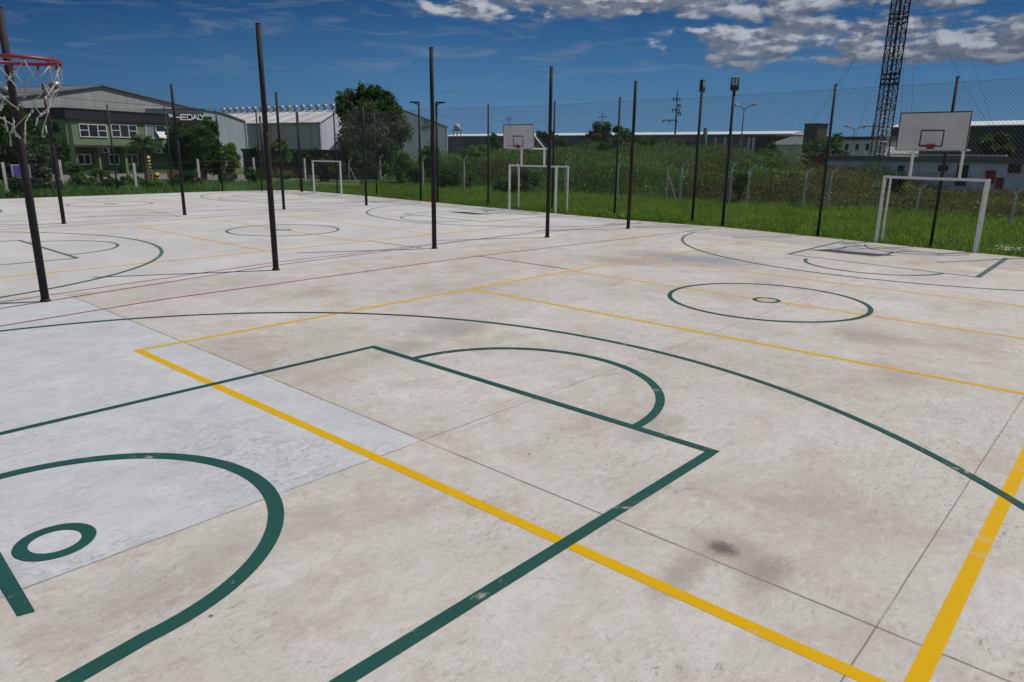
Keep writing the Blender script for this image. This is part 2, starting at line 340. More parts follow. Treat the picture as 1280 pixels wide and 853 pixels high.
def dens(off=0.0, ox=0):
    v = N.mapv(cvec, (1, 1, 1), loc=(3.7+ox, 1.3+off, 0)); a = N.noise(v, 1.5, 7, .62, 0)
    wv0 = N.n('ShaderNodeTexNoise'); N.set(wv0.inputs['Vector'], v); wv0.inputs['Scale'].default_value = 5; wv0.inputs['Detail'].default_value = 3
    ad = N.n('ShaderNodeVectorMath', operation='MULTIPLY_ADD'); N.set(ad.inputs[0], wv0.outputs['Color']); ad.inputs[1].default_value = (.28, .28, .28); N.set(ad.inputs[2], v)
    vo = N.n('ShaderNodeTexVoronoi', feature='F1'); N.set(vo.inputs['Vector'], ad.outputs[0]); vo.inputs['Scale'].default_value = 2.6
    vo2 = N.n('ShaderNodeTexVoronoi', feature='F1'); N.set(vo2.inputs['Vector'], ad.outputs[0]); vo2.inputs['Scale'].default_value = 7
    b_ = N.math('ADD', N.math('MULTIPLY', N.mr(vo.outputs['Distance'], 0, .7, 1, 0), .24), N.math('MULTIPLY', N.mr(vo2.outputs['Distance'], 0, .7, 1, 0), .10))
    return N.math('ADD', N.math('MULTIPLY', a, .75), b_)
d0 = dens(); d1 = dens(.085, -.06)
# flat-based puffs in a bank on the right, a wider deck above it
azw = N.math('ADD', az, N.math('MULTIPLY', N.math('SUBTRACT', N.noise(cvec, 1.1, 3, .5), .5), 14))
elw = N.math('ADD', el, N.math('MULTIPLY', N.math('SUBTRACT', N.noise(N.mapv(cvec, (.7, .7, .7), loc=(8, 2, 0)), 1.3, 2, .5), .5), 1.6))
bank = N.math('MULTIPLY', N.mr(azw, 33, 27, 0, 1, True), N.math('MULTIPLY', N.mr(elw, 5.3, 6.5, 0, 1, True), N.mr(elw, 8.4, 9.2, 1, .62, True)))
deck = N.math('MULTIPLY', N.mr(azw, 54, 42, 0, 1, True), N.mr(elw, 8.8, 9.9, 0, 1, True))
cover = N.math('MAXIMUM', bank, deck)
dd = N.math('ADD', d0, N.math('MULTIPLY', cover, .40))
mask = N.mr(dd, .70, .85, 0, 1, True)
fine = N.noise(N.mapv(cvec, (1, 1, 1), loc=(1, 9, 0)), 7, 5, .7)
shade = N.mr(N.math('SUBTRACT', d0, d1), -.055, .11, 0, 1, True)
base_dark = N.math('MULTIPLY', N.mr(elw, 5.7, 7.4, .15, 1, True), N.mr(N.math('ABSOLUTE', N.math('SUBTRACT', elw, 9.3)), .0, .7, .35, 1, True))
shade = N.math('MULTIPLY', N.math('ADD', N.math('MULTIPLY', shade, .78), N.mr(fine, .35, .7, 0, .26), clamp=True), base_dark)
cc = N.mix(shade, (1.5, 1.95, 2.8), (7.4, 7.9, 8.8))
cc = N.mix(N.mr(az, 30, 8, 0, .35), cc, N.mix(1.0, cc, (.5, .52, .6), 'MULTIPLY'))
wv = N.n('ShaderNodeCombineXYZ'); N.set(wv.inputs[0], N.math('MULTIPLY', az, .10)); N.set(wv.inputs[1], N.math('MULTIPLY', el, .62))
wn = N.noise(wv.outputs[0], 1.5, 6, .64, .9)
wm = N.math('MULTIPLY', N.mr(wn, .50, .74, 0, .45), N.mr(el, 4.2, 6.5, 0, 1))
c = N.mix(wm, base, (3.0, 3.8, 5.2)); c = N.mix(N.math('MULTIPLY', mask, .96), c, cc)
N.set(bg.inputs[0], c); bg.inputs[1].default_value = .077
w.cycles.sampling_method = 'MANUAL'; w.cycles.sample_map_resolution = 256
scene.cycles.max_bounces = 5; scene.cycles.diffuse_bounces = 3; scene.cycles.glossy_bounces = 2; scene.cycles.transmission_bounces = 2; scene.cycles.transparent_max_bounces = 2
vs = scene.view_settings; vs.view_transform = 'Standard'; vs.look = 'None'; vs.gamma = 1; vs.exposure = -.24; vs.use_curve_mapping = False

# ------------------------------------------------------------------ ground and court
GZ = -.08
def mat_ground():
    N = NT('grassy_ground'); P = N.n('ShaderNodeNewGeometry').outputs['Position']
    c = N.mix(N.mr(N.noise(P, .25, 6, .6), .35, .65), (.045, .08, .018), (.085, .12, .03))
    c = N.mix(N.mr(N.noise(P, 1.1, 6, .7), .55, .7, 0, .6), c, (.13, .11, .06))
    N.set(N.b.inputs['Base Color'], c); N.set(N.b.inputs['Roughness'], .95); N.bump(N.noise(P, 6, 6, .7), .6, .05); return N.m
MT['ground'] = mat_ground()
g = MB().add([(-400, -400, GZ), (2600, -400, GZ), (2600, 2600, GZ), (-400, 2600, GZ)], [(0, 1, 2, 3)]).build('ground', 'ground'); tag(g, kind='structure')
edge = [G(1279, 322), G(1140, 308.5), G(1000, 294), G(903, 284), G(780, 275), G(660, 264), G(540, 253), G(440, 243.5), G(370, 238)]
left = [G(280, 239), G(200, 242), G(100, 245.5), G(0, 249)]
poly = [(-24, -16), (10.0, -16), (10.7, -8)]+edge+left+[(-24, 38.2)]
sl = MB(); n = len(poly)
sl.add([(x, y, 0) for x, y in poly]+[(x, y, -.15) for x, y in poly], [tuple(range(n))]+[(i, i+n, (i+1) % n+n, (i+1) % n) for i in range(n)])
tag(sl.build('court_slab', 'concrete'), kind='structure')
# worn earth strip beside the slab
yd = MB().add([(*G(60, 240), GZ+.006), (*G(320, 229), GZ+.006), (*G(330, 217), GZ+.006), (*G(60, 217), GZ+.006)], [(0, 1, 2, 3)]).build('gravel_yard', 'gravel'); tag(yd, kind='structure')

_rc = [0]
def ribbon(mb, pts, wd, z, closed=False):
    _rc[0] += 1; z = z+(_rc[0] % 24)*.00006
    pts = [np.array(p[:2], float) for p in pts]; m = len(pts); L = []; Rr = []
    for i in range(m):
        a = pts[i-1] if (i > 0 or closed) else pts[i]; b = pts[(i+1) % m] if (i < m-1 or closed) else pts[i]
        d = b-a; d /= np.linalg.norm(d); nn = np.array([-d[1], d[0]])*wd/2; L.append(pts[i]+nn); Rr.append(pts[i]-nn)
    vs = [(*p, z) for p in L]+[(*p, z) for p in Rr]
    fs = [(i, m+i, m+(i+1) % m, (i+1) % m) for i in range(m if closed else m-1)]
    mb.add(vs, fs)
def arc(c, r, a0, a1, n=64): return [(c[0]+r*math.cos(R(a0+(a1-a0)*i/n)), c[1]+r*math.sin(R(a0+(a1-a0)*i/n))) for i in range(n+1)]
def rough(pts, amp=.004):
    out = []
    for i in range(len(pts)-1):
        a = np.array(pts[i]); b = np.array(pts[i+1]); k = max(1, int(np.linalg.norm(b-a)/.5))
        for j in range(k): out.append(tuple(a+(b-a)*j/k))
    out.append(pts[-1]); return out
ye, gr, rd = MB(), MB(), MB()
ZY, ZR, ZG = .0015, .003, .0045
def line(mb, a, b, wd, z): ribbon(mb, rough([a, b]), wd, z)
# near court, yellow (volleyball)
line(ye, (-9.52, 4.69), (-9.40, -4.7), .10, ZY)
line(ye, (-9.5, 4.66), (0.0, 4.70), .085, ZY); line(ye, (0, 4.70), G(925, 304), .085, ZY)
line(ye, (-10.2, -4.745), (8.3, -4.66), .10, ZY)
line(ye, (-3.16, 4.7), (-3.16, -4.7), .09, ZY); line(ye, (0.05, 4.7), (0, -4.7), .08, ZY)
line(ye, (3.0, 4.5), (2.95, -4.7), .08, ZY); line(ye, (8.1, 4.4), (8.1, -4.7), .06, ZY)
# near court, green (basketball)
B1 = (-11.854, 0)
ribbon(gr, arc((-11.80, .05), 7.2, -88, 92, 120), .085, ZG); line(gr, (-13.4, 7.22), (-11.9, 7.245), .08, ZG); line(gr, (-13.4, -7.15), (-11.6, -7.145), .08, ZG)
line(gr, (-7.20, 2.60), (-7.24, -2.62), .095, ZG+.0005*0); 
line(gr, (-13.4, 2.54), (-7.25, 2.56), .085, ZG); line(gr, (-13.4, -2.55), (-7.28, -2.575), .10, ZG)
ribbon(gr, arc((-7.20, .0), 1.72, -89.5, 89.5, 60), .10, ZG)
ribbon(gr, [(-12.9, -1.66), (-12.4, -1.57)]+arc((-11.875, .0), 1.475, -88, 93, 60)+[(-12.9, 1.5)], .115, ZG)
ribbon(gr, arc((-11.84, .02), .205, 0, 360, 32)[:-1], .09, ZG, True)
q1, q2, q3, q4 = [np.array(G(*a)) for a in ((22, 771), (44, 765), (0, 690), (0, 735))]
gr.add([(*q1, ZG), (*q2, ZG), (*(q2+(q3-q2)*2.2), ZG), (*(q1+(q4-q1)*3.4), ZG)], [(0, 1, 2, 3)])
ribbon(gr, arc((0, 0), 1.78, 0, 360, 96)[:-1], .085, ZG, True); ribbon(gr, arc((0.02, 0), .22, 0, 360, 32)[:-1], .07, ZG, True)
# near court, far half
F1, F2, F3, F4 = G(985, 318), G(1222, 347), G(1055, 301.5), G(1258, 323)
line(gr, F1, F2, .06, ZG); line(gr, F1, F3, .10, ZG); line(gr, F2, F4, .12, ZG)
cm = ((F1[0]+F2[0])/2, (F1[1]+F2[1])/2)
ribbon(gr, arc((cm[0]-.0, cm[1]), 1.62, 96, 262, 50), .09, ZG)
ribbon(gr, arc((11.05, -.1), 7.0, 99, 256, 100), .085, ZG)
ribbon(gr, arc((10.9, 0), 1.4, 95, 265, 40), .07, ZG)
# red (handball) lines along the court, shared by neighbours
line(rd, (-14, 7.0), G(200, 375), .05, ZR); line(rd, G(200, 375), G(600, 320), .055, ZR); line(rd, G(600, 320), G(890, 286), .06, ZR)
line(rd, G(0, 386), G(340, 332.5), .055, ZR); line(rd, G(340, 332.5), G(684, 288), .055, ZR); line(rd, G(684, 288), G(850, 280), .05, ZR)
line(rd, G(0, 378), G(345, 328), .05, ZR); line(rd, G(345, 328), G(543, 305), .05, ZR); line(rd, G(543, 305), G(800, 279), .05, ZR)
line(rd, G(595, 320), G(712, 337), .055, ZR); line(rd, G(460, 301.5), G(528, 310.5), .055, ZR); line(rd, G(182, 263), G(226, 271), .055, ZR)
# the two courts beyond
def court(cy, sx=0.0, yw=4.35, zoff=0.0, red=True, kf=1.0):
    cx = -.2
    L = yw
    for x in (-9.1, -3.1, 0, 2.9, 8.3): line(ye, (cx+x, cy+L), (cx+x, cy-L), .09, ZY)
    for s in (-1, 1): line(ye, (cx-9.1, cy+s*L), (cx+8.3, cy+s*L), .09, ZY)
    ribbon(gr, arc((cx, cy), 1.8*kf, 0, 360, 96)[:-1], .09, ZG, True); ribbon(gr, arc((cx, cy), .22, 0, 360, 24)[:-1], .08, ZG, True)
    for s, bx, rr in ((-1, -11.8, 7.0), (1, 11.6, 6.7)):
        a0, a1 = (-90, 90) if s < 0 else (90, 270)
        ribbon(gr, arc((bx, cy), rr, a0, a1, 100), .09, ZG)
        fx = bx-s*4.55
        line(gr, (fx, cy-2.45), (fx, cy+2.45), .09, ZG)
        for q in (-1, 1): line(gr, (fx, cy+q*2.45), (bx+s*1.4, cy+q*2.45), .08, ZG)
        ribbon(gr, arc((fx, cy), 1.7, a0, a1, 50), .08, ZG); ribbon(gr, arc((bx, cy), 1.4, a0, a1, 40), .09, ZG)
        line(gr, (bx+s*.45, cy-.9), (bx+s*.45, cy+.9), .16, ZG)
court(16.7); court(32.2, yw=4.3)
for yy in (22.6, 23.6, 25.6): line(rd, (-14, yy-.2), (12.4, yy+.5), .06, ZR)
tag(ye.build('yellow_court_lines', 'yellow_paint'), kind='structure'); tag(rd.build('red_court_lines', 'red_paint'), kind='structure'); tag(gr.build('green_court_lines', 'green_paint'), kind='structure')

# ------------------------------------------------------------------ tall dark poles between the courts
def make_pole():
    root = empty('metal_pole', (0, 0, 0), 'x', 'pole', 'dark poles in rows between the courts')
    MB().tube([(0, 0, .01), (0, 0, 2.86), (0, 0, 2.9)], [.064, .064, .0555], 14).build('lower_tube', 'pole', root, True)
    MB().tube([(0, 0, 2.9), (0, 0, 5.0)], .055, 14).build('upper_tube', 'pole', root, True)
    m = MB(); m.tube([(0, 0, .006), (0, 0, .03), (0, 0, .05)], [.085, .082, .066], 14)
    m.build('base_plate', 'pole', root)
    MB().tube([(0, 0, 4.998), (0, 0, 5.012)], .058, 14).build('cap', 'pole', root)
    return root
pole0 = make_pole()
PL = [((57, 377), (0, 10), 'dark pole right behind the red hoop rim and its torn net'), ((345, 338), (330, 30), 'tallest looking dark pole with no fence beside it, left of the picture middle'),
      ((543, 311), (541, 60), 'dark pole standing in front of the pair of small arm lamps'), ((684, 297), (687, 84), 'dark pole covering the right side of the middle white goal'),
      ((785, 286), (793, 102), 'dark pole in front of the fence, first pole left of the two boxed floodlights'), ((80, 280), (58, 105), 'thin dark pole left of the green building, just right of the torn net'),
      ((231, 269), (222, 106), 'dark pole in front of the lettering on the green building'), ((355, 262), (349, 116), 'dark pole just right of the tallest dark pole, in front of the vented shed'),
      ((458, 257), (454, 132), 'dark pole in front of the large tree, right of the farthest goal')]
for i, (b, t, lab) in enumerate(PL):
    x, y = G(*b); h = HZ((x, y), t[1])
    o = pole0 if i == 0 else copy_thing(pole0, (x, y, 0))
    o.location = (x, y, 0); o.scale = (1, 1, h/5.0); o['label'] = lab

# ------------------------------------------------------------------ chain-link fence round the courts
def link_net(A, B, h0, h1, s=.105, r=.0034):
    """crossed diagonal wires that fill the panel A-B"""
    A = np.array(A, float); B = np.array(B, float); L = np.linalg.norm(B-A); t = (B-A)/L; n = np.array([-t[1], t[0]]); H = h1-h0; V = []
    k = 0
    for sg in (1, -1):
        c = -H if sg > 0 else 0.0
        while c < (L if sg > 0 else L+H):
            # line: s = c + sg*z
            if sg > 0: z0 = max(0, -c); z1 = min(H, L-c)
            else: z0 = max(0, c-L); z1 = min(H, c)
            if z1 > z0+.02:
                p = [np.array([*(A+t*(c+sg*z)), h0+z]) for z in (z0, z1)]
                w = np.array([*(t*sg*-.7), .7]); nn = np.array([*n, 0])*.9
                off = nn*(r*1.2 if sg > 0 else -r*1.2)
                a, b, cc = w*r+off, -w*r+off+nn*r*0, nn*r*1.6+off
                for q0, q1 in ((a, b), (b, cc), (cc, a)): V.append([p[0]+q0, p[0]+q1, p[1]+q1, p[1]+q0])
            c += s*1.4142
    return np.array(V)
def tall_fence(name, pts, label, group='tall chain link fences', h=4.8, net_r=.0034, s=.105, bare=()):
    x0, y0 = pts[0]; root = empty(name, (x0, y0, 0), label, 'fence', group)
    for k_, (x, y) in enumerate(pts):
        if k_ in bare: continue
        m = MB(); m.tube([(x, y, -.1), (x, y, h+.12)], .045, 10); m.tube([(x, y, h+.12), (x, y, h+.135)], .05, 10); m.build('post', 'green_post', root, True)
    V = np.concatenate([link_net(pts[i], pts[i+1], .03, h-.02, s, net_r) for i in range(len(pts)-1)])
    quadmesh('net', V, 'wire', root)
    for zz in (.04, h-.03):
        m = MB(); m.tube([(x, y, zz) for x, y in pts], .003, 4); m.build('tension_wire', 'wire', root)
    return root
back = [(10.7, -8.6), G(1290, 322.5), G(1163, 308), G(1022, 294), G(903, 282), G(865, 278), G(768, 270), G(690, 262.5), G(610, 257), G(547, 252.5), G(526, 251), G(471, 245), G(422, 242), G(378, 240)]
tall_fence('chain_link_fence', back, 'tall dark green chain link fence behind the white goals along the grass', net_r=.0036, s=.085, bare=(4, 5, 9, 10))
leftf = [G(378, 240), G(329, 239.5), G(280, 239.5), G(218, 241), G(149, 243), G(75, 246), G(-10, 249)]
tall_fence('chain_link_fence', [(x, y+.15) for x, y in leftf], 'faint tall chain link fence along the court edge before the green building', net_r=.0028, s=.11)
# floodlights
def floodlight(b, ztop, wd, label):
    x, y = G(*b); root = empty('floodlight_pole', (x, y, 0), label, 'floodlight', 'boxed floodlights on fence poles')
    h = HZ((x, y), ztop+16)
    MB().tube([(x, y, -.05), (x, y, h)], .055, 10).build('pole', 'green_post', root, True)
    m = MB()
    for k in range(7): m.tube([(x-.07, y, .8+k*.5), (x-.02, y, .8+k*.5)], .012, 5)
    m.build('cable_clips', 'galv', root) if False else None
    t = np.array([-.55, .83]); t /= np.linalg.norm(t); t = np.array([t[1]*-1, t[0]]) if False else t
    d = np.array([x, y])-CAM[:2]; d /= np.linalg.norm(d); tt = np.array([d[1], -d[0]])
    if wd < .3: tt = np.array([.35*tt[0]+.94*d[0], .35*tt[1]+.94*d[1]])
    nn = np.array([-tt[1], tt[0]])
    if nn@d > 0: nn = -nn
    hd = MB(); hd.obox((x, y), tt, nn, .15, .06, h+.02, h+.46); hdo = hd.build('lamp_box', 'black', root)
    c = np.array([x, y])+nn*.063
    f = MB(); f.obox(c, tt, nn, .11, .004, h+.2, h+.43); f.build('lens', 'lens', hdo)
    fr = MB(); fr.obox(c, tt, nn, .012, .012, h+.2, h+.43); fr.build('bar', 'black', hdo)
    br = MB(); br.obox((x, y), tt, nn, .08, .03, h-.03, h+.02); br.build('bracket', 'galv', root)
floodlight((903, 282), 98, .36, 'right one of the two boxed floodlights, broad dark box facing the court')
floodlight((865, 278), 100, .25, 'left one of the two boxed floodlights, turned partly side on')
def armlamp(b, vtop, sgn, label):
    x, y = G(*b); root = empty('arm_lamp', (x, y, 0), label, 'lamp pole', 'pair of arm lamps at the fence')
    h = HZ((x, y), vtop); MB().tube([(x, y, -.05), (x, y, h)], .06, 10).build('pole', 'green_post', root, True)
    d = np.array([x, y])-CAM[:2]; d /= np.linalg.norm(d); tt = np.array([d[1], -d[0]])*sgn
    a = MB(); a.tube([(x, y, h-.1), (x+tt[0]*.3, y+tt[1]*.3, h+.02)], .025, 6); a.build('arm', 'green_post', root)
    c = np.array([x, y])+tt*.22; q = MB(); q.obox(c, tt, np.array([-tt[1], tt[0]]), .24, .1, h+.0, h+.07); q.build('lamp_head', 'black', root)
armlamp((526, 251), 129, -1, 'left lamp of the small arm lamp pair, its head pointing left')
armlamp((547, 252.5), 129, 1, 'right lamp of the small arm lamp pair, mostly hidden behind a dark pole')

# ------------------------------------------------------------------ goals with backboards
def sq_tube(m, a, b, s=.04):
    a = np.array(a, float); b = np.array(b, float); d = b-a; d /= np.linalg.norm(d)
    up = np.array([0, 0, 1.]) if abs(d[2]) < .9 else np.array([1., 0, 0]); x = np.cross(d, up); x /= np.linalg.norm(x); y = np.cross(d, x)
    vs = [p+i*s*x+j*s*y for p in (a, b) for i, j in ((-1, -1), (1, -1), (1, 1), (-1, 1))]
    m.add(vs, [(0, 1, 2, 3)[::-1], (4, 5, 6, 7), (0, 1, 5, 4), (1, 2, 6, 5), (2, 3, 7, 6), (3, 0, 4, 7)])
def make_rim(root, c, dirx, r=.225, detail=False):
    """rim centred at c, the board lies towards dirx"""
    rt = MB(); n = 40; rt.tube([(c[0]+r*math.cos(2*math.pi*i/n), c[1]+r*math.sin(2*math.pi*i/n), c[2]) for i in range(n)], .0105 if not detail else .0115, 10, closed=True); ro = rt.build('rim', 'red', root, True)
    br = MB(); bx = dirx
    for s in (-1, 1): br.tube([(c[0]+bx*r*.75, c[1]+s*.13, c[2]-.002), (c[0]+bx*(r+.16), c[1]+s*.07, c[2]-.01)], .011, 8)
    br.box((min(c[0]+bx*(r+.14), c[0]+bx*(r+.19)), c[1]-.09, c[2]-.10), (max(c[0]+bx*(r+.14), c[0]+bx*(r+.19)), c[1]+.09, c[2]+.03)); br.build('rim_bracket', 'red', root)
    return ro
def make_board(root, x, yc, z0, face, w=1.8, h=1.05):
    """vertical board in the plane x; face=-1 looks towards -x"""
    bd = MB(); bd.box((x-.015, yc-w/2, z0), (x+.015, yc+w/2, z0+h)); bo = bd.build('backboard', 'board', root)
    fx = x+face*.018; m = MB(); e = .035
    def strip(y0, y1, a, b): m.box((fx-.003, yc+y0, z0+a), (fx+.003, yc+y1, z0+b))
    strip(-w/2, w/2, h-.03, h); strip(-w/2, w/2, 0, .012); strip(-w/2, -w/2+.025, .012, h-.03); strip(w/2-.025, w/2, .012, h-.03)
    m.build('board_edge', 'black', bo)
    m = MB(); strip2 = lambda y0, y1, a, b: m.box((fx-.003, yc+y0, z0+a), (fx+.003, yc+y1, z0+b))
    strip2(-.30, .30, .53, .565); strip2(-.30, .30, .10, .13); strip2(-.30, -.27, .13, .53); strip2(.27, .30, .13, .53); m.build('target_square', 'black', bo)
    return bo
def goal_hoop(fl, fr, bl, br_, label, face=-1, board=True, zg=2.0, zt=2.86, fwd_=1.0, name='goal_with_backboard'):
    """fl, fr: front posts; bl, br_: rear posts"""
    c0 = ((fl[0]+fr[0])/2, (fl[1]+fr[1])/2)
    root = empty(name, (c0[0], c0[1], 0), label, 'goal', 'white metal goals at the court ends')
    for a, b, q in (((fl, fr, .038), (bl, br_, .026)) if board else ((fl, fr, .038),)):
        for p in (a, b): m = MB(); sq_tube(m, (*p, .0), (*p, zg), q); m.build('goal_post', 'white_metal', root)
        m = MB(); t = np.array(b)-np.array(a); t = t/np.linalg.norm(t)*q; sq_tube(m, (a[0]-t[0], a[1]-t[1], zg+q), (b[0]+t[0], b[1]+t[1], zg+q), q); m.build('crossbar', 'white_metal', root)
    for a, b in (((fl, bl), (fr, br_)) if board else ()): m = MB(); sq_tube(m, (*a, zg+.06), (*b, zg+.05), .022); m.build('side_bar', 'white_metal', root)
    if not board: return root
    a = np.array(fl); b = np.array(fr); xb = c0[0]+face*fwd_; yc = c0[1]
    for s in (.26, .745):
        p = a+(b-a)*s
        m = MB(); sq_tube(m, (*p, zg+.07), (*p, zt-.03), .032); m.build('upright', 'white_metal', root)
        m = MB(); sq_tube(m, (p[0]-face*.05, p[1], zt), (xb-face*.02, p[1], zt), .028); m.build('arm', 'white_metal', root)
        m = MB(); sq_tube(m, (p[0], p[1], zt+.03), (xb-face*.04, p[1], zt+.78), .022); m.build('brace', 'white_metal', root)
    m = MB(); sq_tube(m, (a[0]+(b-a)[0]*.2, a[1]+(b-a)[1]*.2, zt+.001), (a[0]+(b-a)[0]*.8, a[1]+(b-a)[1]*.8, zt+.001), .024); m.build('top_bar', 'white_metal', root)
    z0 = zt-.05+.03
    make_board(root, xb, yc, z0, face); make_rim(root, (xb+face*.40, yc, z0+.14), -face)
    return root
goal_hoop(G(1094.5, 303), G(1217.5, 316), G(1102, 302), G(1221, 315), 'white goal at the right with a backboard and red hoop on top', zt=2.86, fwd_=.95)
goal_hoop(G(636.5, 262), G(694, 266.5), G(648, 261), G(708.5, 266), 'middle white goal with a smaller looking backboard on top, seen from the side', zt=2.80, fwd_=1.0)
fl, fr = G(393, 242.5), G(427, 244)
goal_hoop(fl, fr, (fl[0]+.45, fl[1]-.1), (fr[0]+.45, fr[1]-.1), 'farthest white goal without a backboard, left of the big tree', board=False, name='white_goal', zg=1.93)

# near hoop: rim and torn net reach into view
RC = np.array([-11.61, .06, 3.145])
root = empty('basketball_hoop', (-12.9, .06, 0), 'red hoop rim with a torn white net close by at the upper left', 'basketball hoop')
for s in (-1.45, 1.45):
    m = MB(); sq_tube(m, (-13.05, .06+s, 0), (-13.05, .06+s, 2.0), .04); m.build('goal_post', 'white_metal', root)
    m = MB(); sq_tube(m, (-13.05, .06+s*.48, 2.08), (-13.05, .06+s*.48, 3.0), .03); m.build('upright', 'white_metal', root)
    m = MB(); sq_tube(m, (-13.05, .06+s*.48, 3.03), (-12.32, .06+s*.48, 3.03), .028); m.build('arm', 'white_metal', root)
m = MB(); sq_tube(m, (-13.05, -1.45, 2.04), (-13.05, 1.57, 2.04), .04); m.build('crossbar', 'white_metal', root)
make_board(root, -12.28, .06, 3.0, 1)
ro = make_rim(root, RC, -1, .225, True)
m = MB(); m.tube([(RC[0]-.2, RC[1]+.06, RC[2]), (-12.26, RC[1]+.06, RC[2]-.02)], .012, 8); m.tube([(RC[0]-.2, RC[1]-.06, RC[2]), (-12.26, RC[1]-.06, RC[2]-.02)], .012, 8); m.build('rim_support', 'red', root, True)
hk = MB(); nm = MB(); K = 10
lv = [(0, .225), (-.11, .205), (-.20, .17), (-.28, .135), (-.35, .115)]
def npnt(i, l):
    dz, rr = lv[l]; a = 2*math.pi*(i+.5*(l % 2))/K+.2; sway = -.10*(dz/.35)**2*-1
    k = rng.normal(0, .006+.006*l, 3)
    return np.array([RC[0]+rr*math.cos(a), RC[1]+rr*math.sin(a)+abs(dz)**1.5*.25, RC[2]-.02+dz])+k
P_ = [[npnt(i, l) for i in range(K)] for l in range(5)]
for i in range(K):
    a = 2*math.pi*i/K+.2; hk = MB(); hk.tube([(RC[0]+.225*math.cos(a), RC[1]+.225*math.sin(a), RC[2]-.008), (RC[0]+.222*math.cos(a), RC[1]+.222*math.sin(a), RC[2]-.035)], .007, 6); hk.build('net_hook', 'red', ro, True)
for l in range(4):
    for i in range(K):
        if l and i % 5 == 2: continue
        j = (i+1) % K if l % 2 else (i-1) % K
        for q in (i, j):
            if l == 3 and rng.random() < .55: continue
            if l in (1, 2) and rng.random() < .22: continue
            p0, p1 = P_[l][i], P_[l+1][q]; mid = (p0+p1)/2+rng.normal(0, .006, 3)-np.array([0, 0, .008])
            nm.tube([p0, mid, p1], [.0036, .003, .0036], 6)
        p = P_[l][i]
        if l > 0: nm.tube([p+np.array([0, 0, .012]), p, p-np.array([0, 0, .012])], [.004, .0085, .004], 6)
for i in range(K):
    p = P_[4][i]; e = p+np.array([rng.normal(.0, .015), rng.normal(.02, .01), -.07-.03*rng.random()]); nm.tube([p, (p+e)/2+rng.normal(0, .006, 3), e], [.004, .0045, .006], 6)
nm.build('net', 'net', root, True)

# ------------------------------------------------------------------ perimeter fence with bent concrete posts
def bent_post(root, b, vt, lean=(1, 0), brace=None):
    x, y = G(*b, GZ)
    if x > 24.5: d_ = np.array([x, y])-CAM[:2]; k_ = (24.4-CAM[0])/d_[0]; x, y = CAM[:2]+d_*k_
    h = HZ((x, y), vt); m = MB(); s = .055; d = np.array([x, y])-CAM[:2]; d /= np.linalg.norm(d); tt = np.array([d[1], -d[0]])
    m.tube([(x, y, GZ-.05), (x, y, h-.25), (x, y, h-.05), (x+tt[0]*.28, y+tt[1]*.28, h+.2)], [s*1.15, s, s, s*.7], 6)
    if brace is not None: m.tube([(x, y, h*.8), (x+tt[0]*.62*brace, y+tt[1]*.62*brace, GZ)], s*.6, 6)
    m.build('post', 'post_concrete', root); return x, y, h
posts = [((437, 228), 202, 1), ((476, 231), 197, None), ((529, 236), 199, None), ((580, 239), 199, None), ((646, 243), 201, None), ((706, 247), 202, None), ((771, 249), 204.5, None), ((833, 248), 209, 1), ((850, 250), 207, None),
         ((912, 249), 208, None), ((933, 258), 212, None), ((1004, 255), 215, None), ((1034, 262), 216, None), ((1144, 272), 236, None), ((1262, 285), 240, None)]
b0 = G(*posts[0][0], GZ)
root = empty('perimeter_fence', (*b0, GZ), 'pale concrete posts with bent tops joined by thin wires, beyond the grass', 'fence')
pp = [bent_post(root, b, vt, brace=br) for b, vt, br in posts]
m = MB()
for f in (.3, .6, .92): m.tube([(x, y, GZ+h*f) for x, y, h in pp if True], .006, 4)
m.build('wire', 'wire', root)
posts2 = [((10, 246), 203, None), ((80, 242), 200, None), ((171, 240), 204, None), ((250, 234), 199, None), ((319, 231), 197.5, None), ((382, 230), 198, None)]
root = empty('perimeter_fence', (*G(*posts2[0][0], GZ), GZ), 'concrete post fence before the green building and the shrubs at the left', 'fence')
pp = []
for b, vt, _ in posts2:
    x, y = G(*b, GZ); h = HZ((x, y), vt); MB().obox((x, y), (1, 0), (0, 1), .07, .07, GZ-.05, h).build('post', 'post_concrete', root); pp.append((x, y, h))
m = MB()
for f in (.35, .65, .95): m.tube([(x, y, GZ+h*f) for x, y, h in pp], .006, 4)
m.build('wire', 'wire', root)

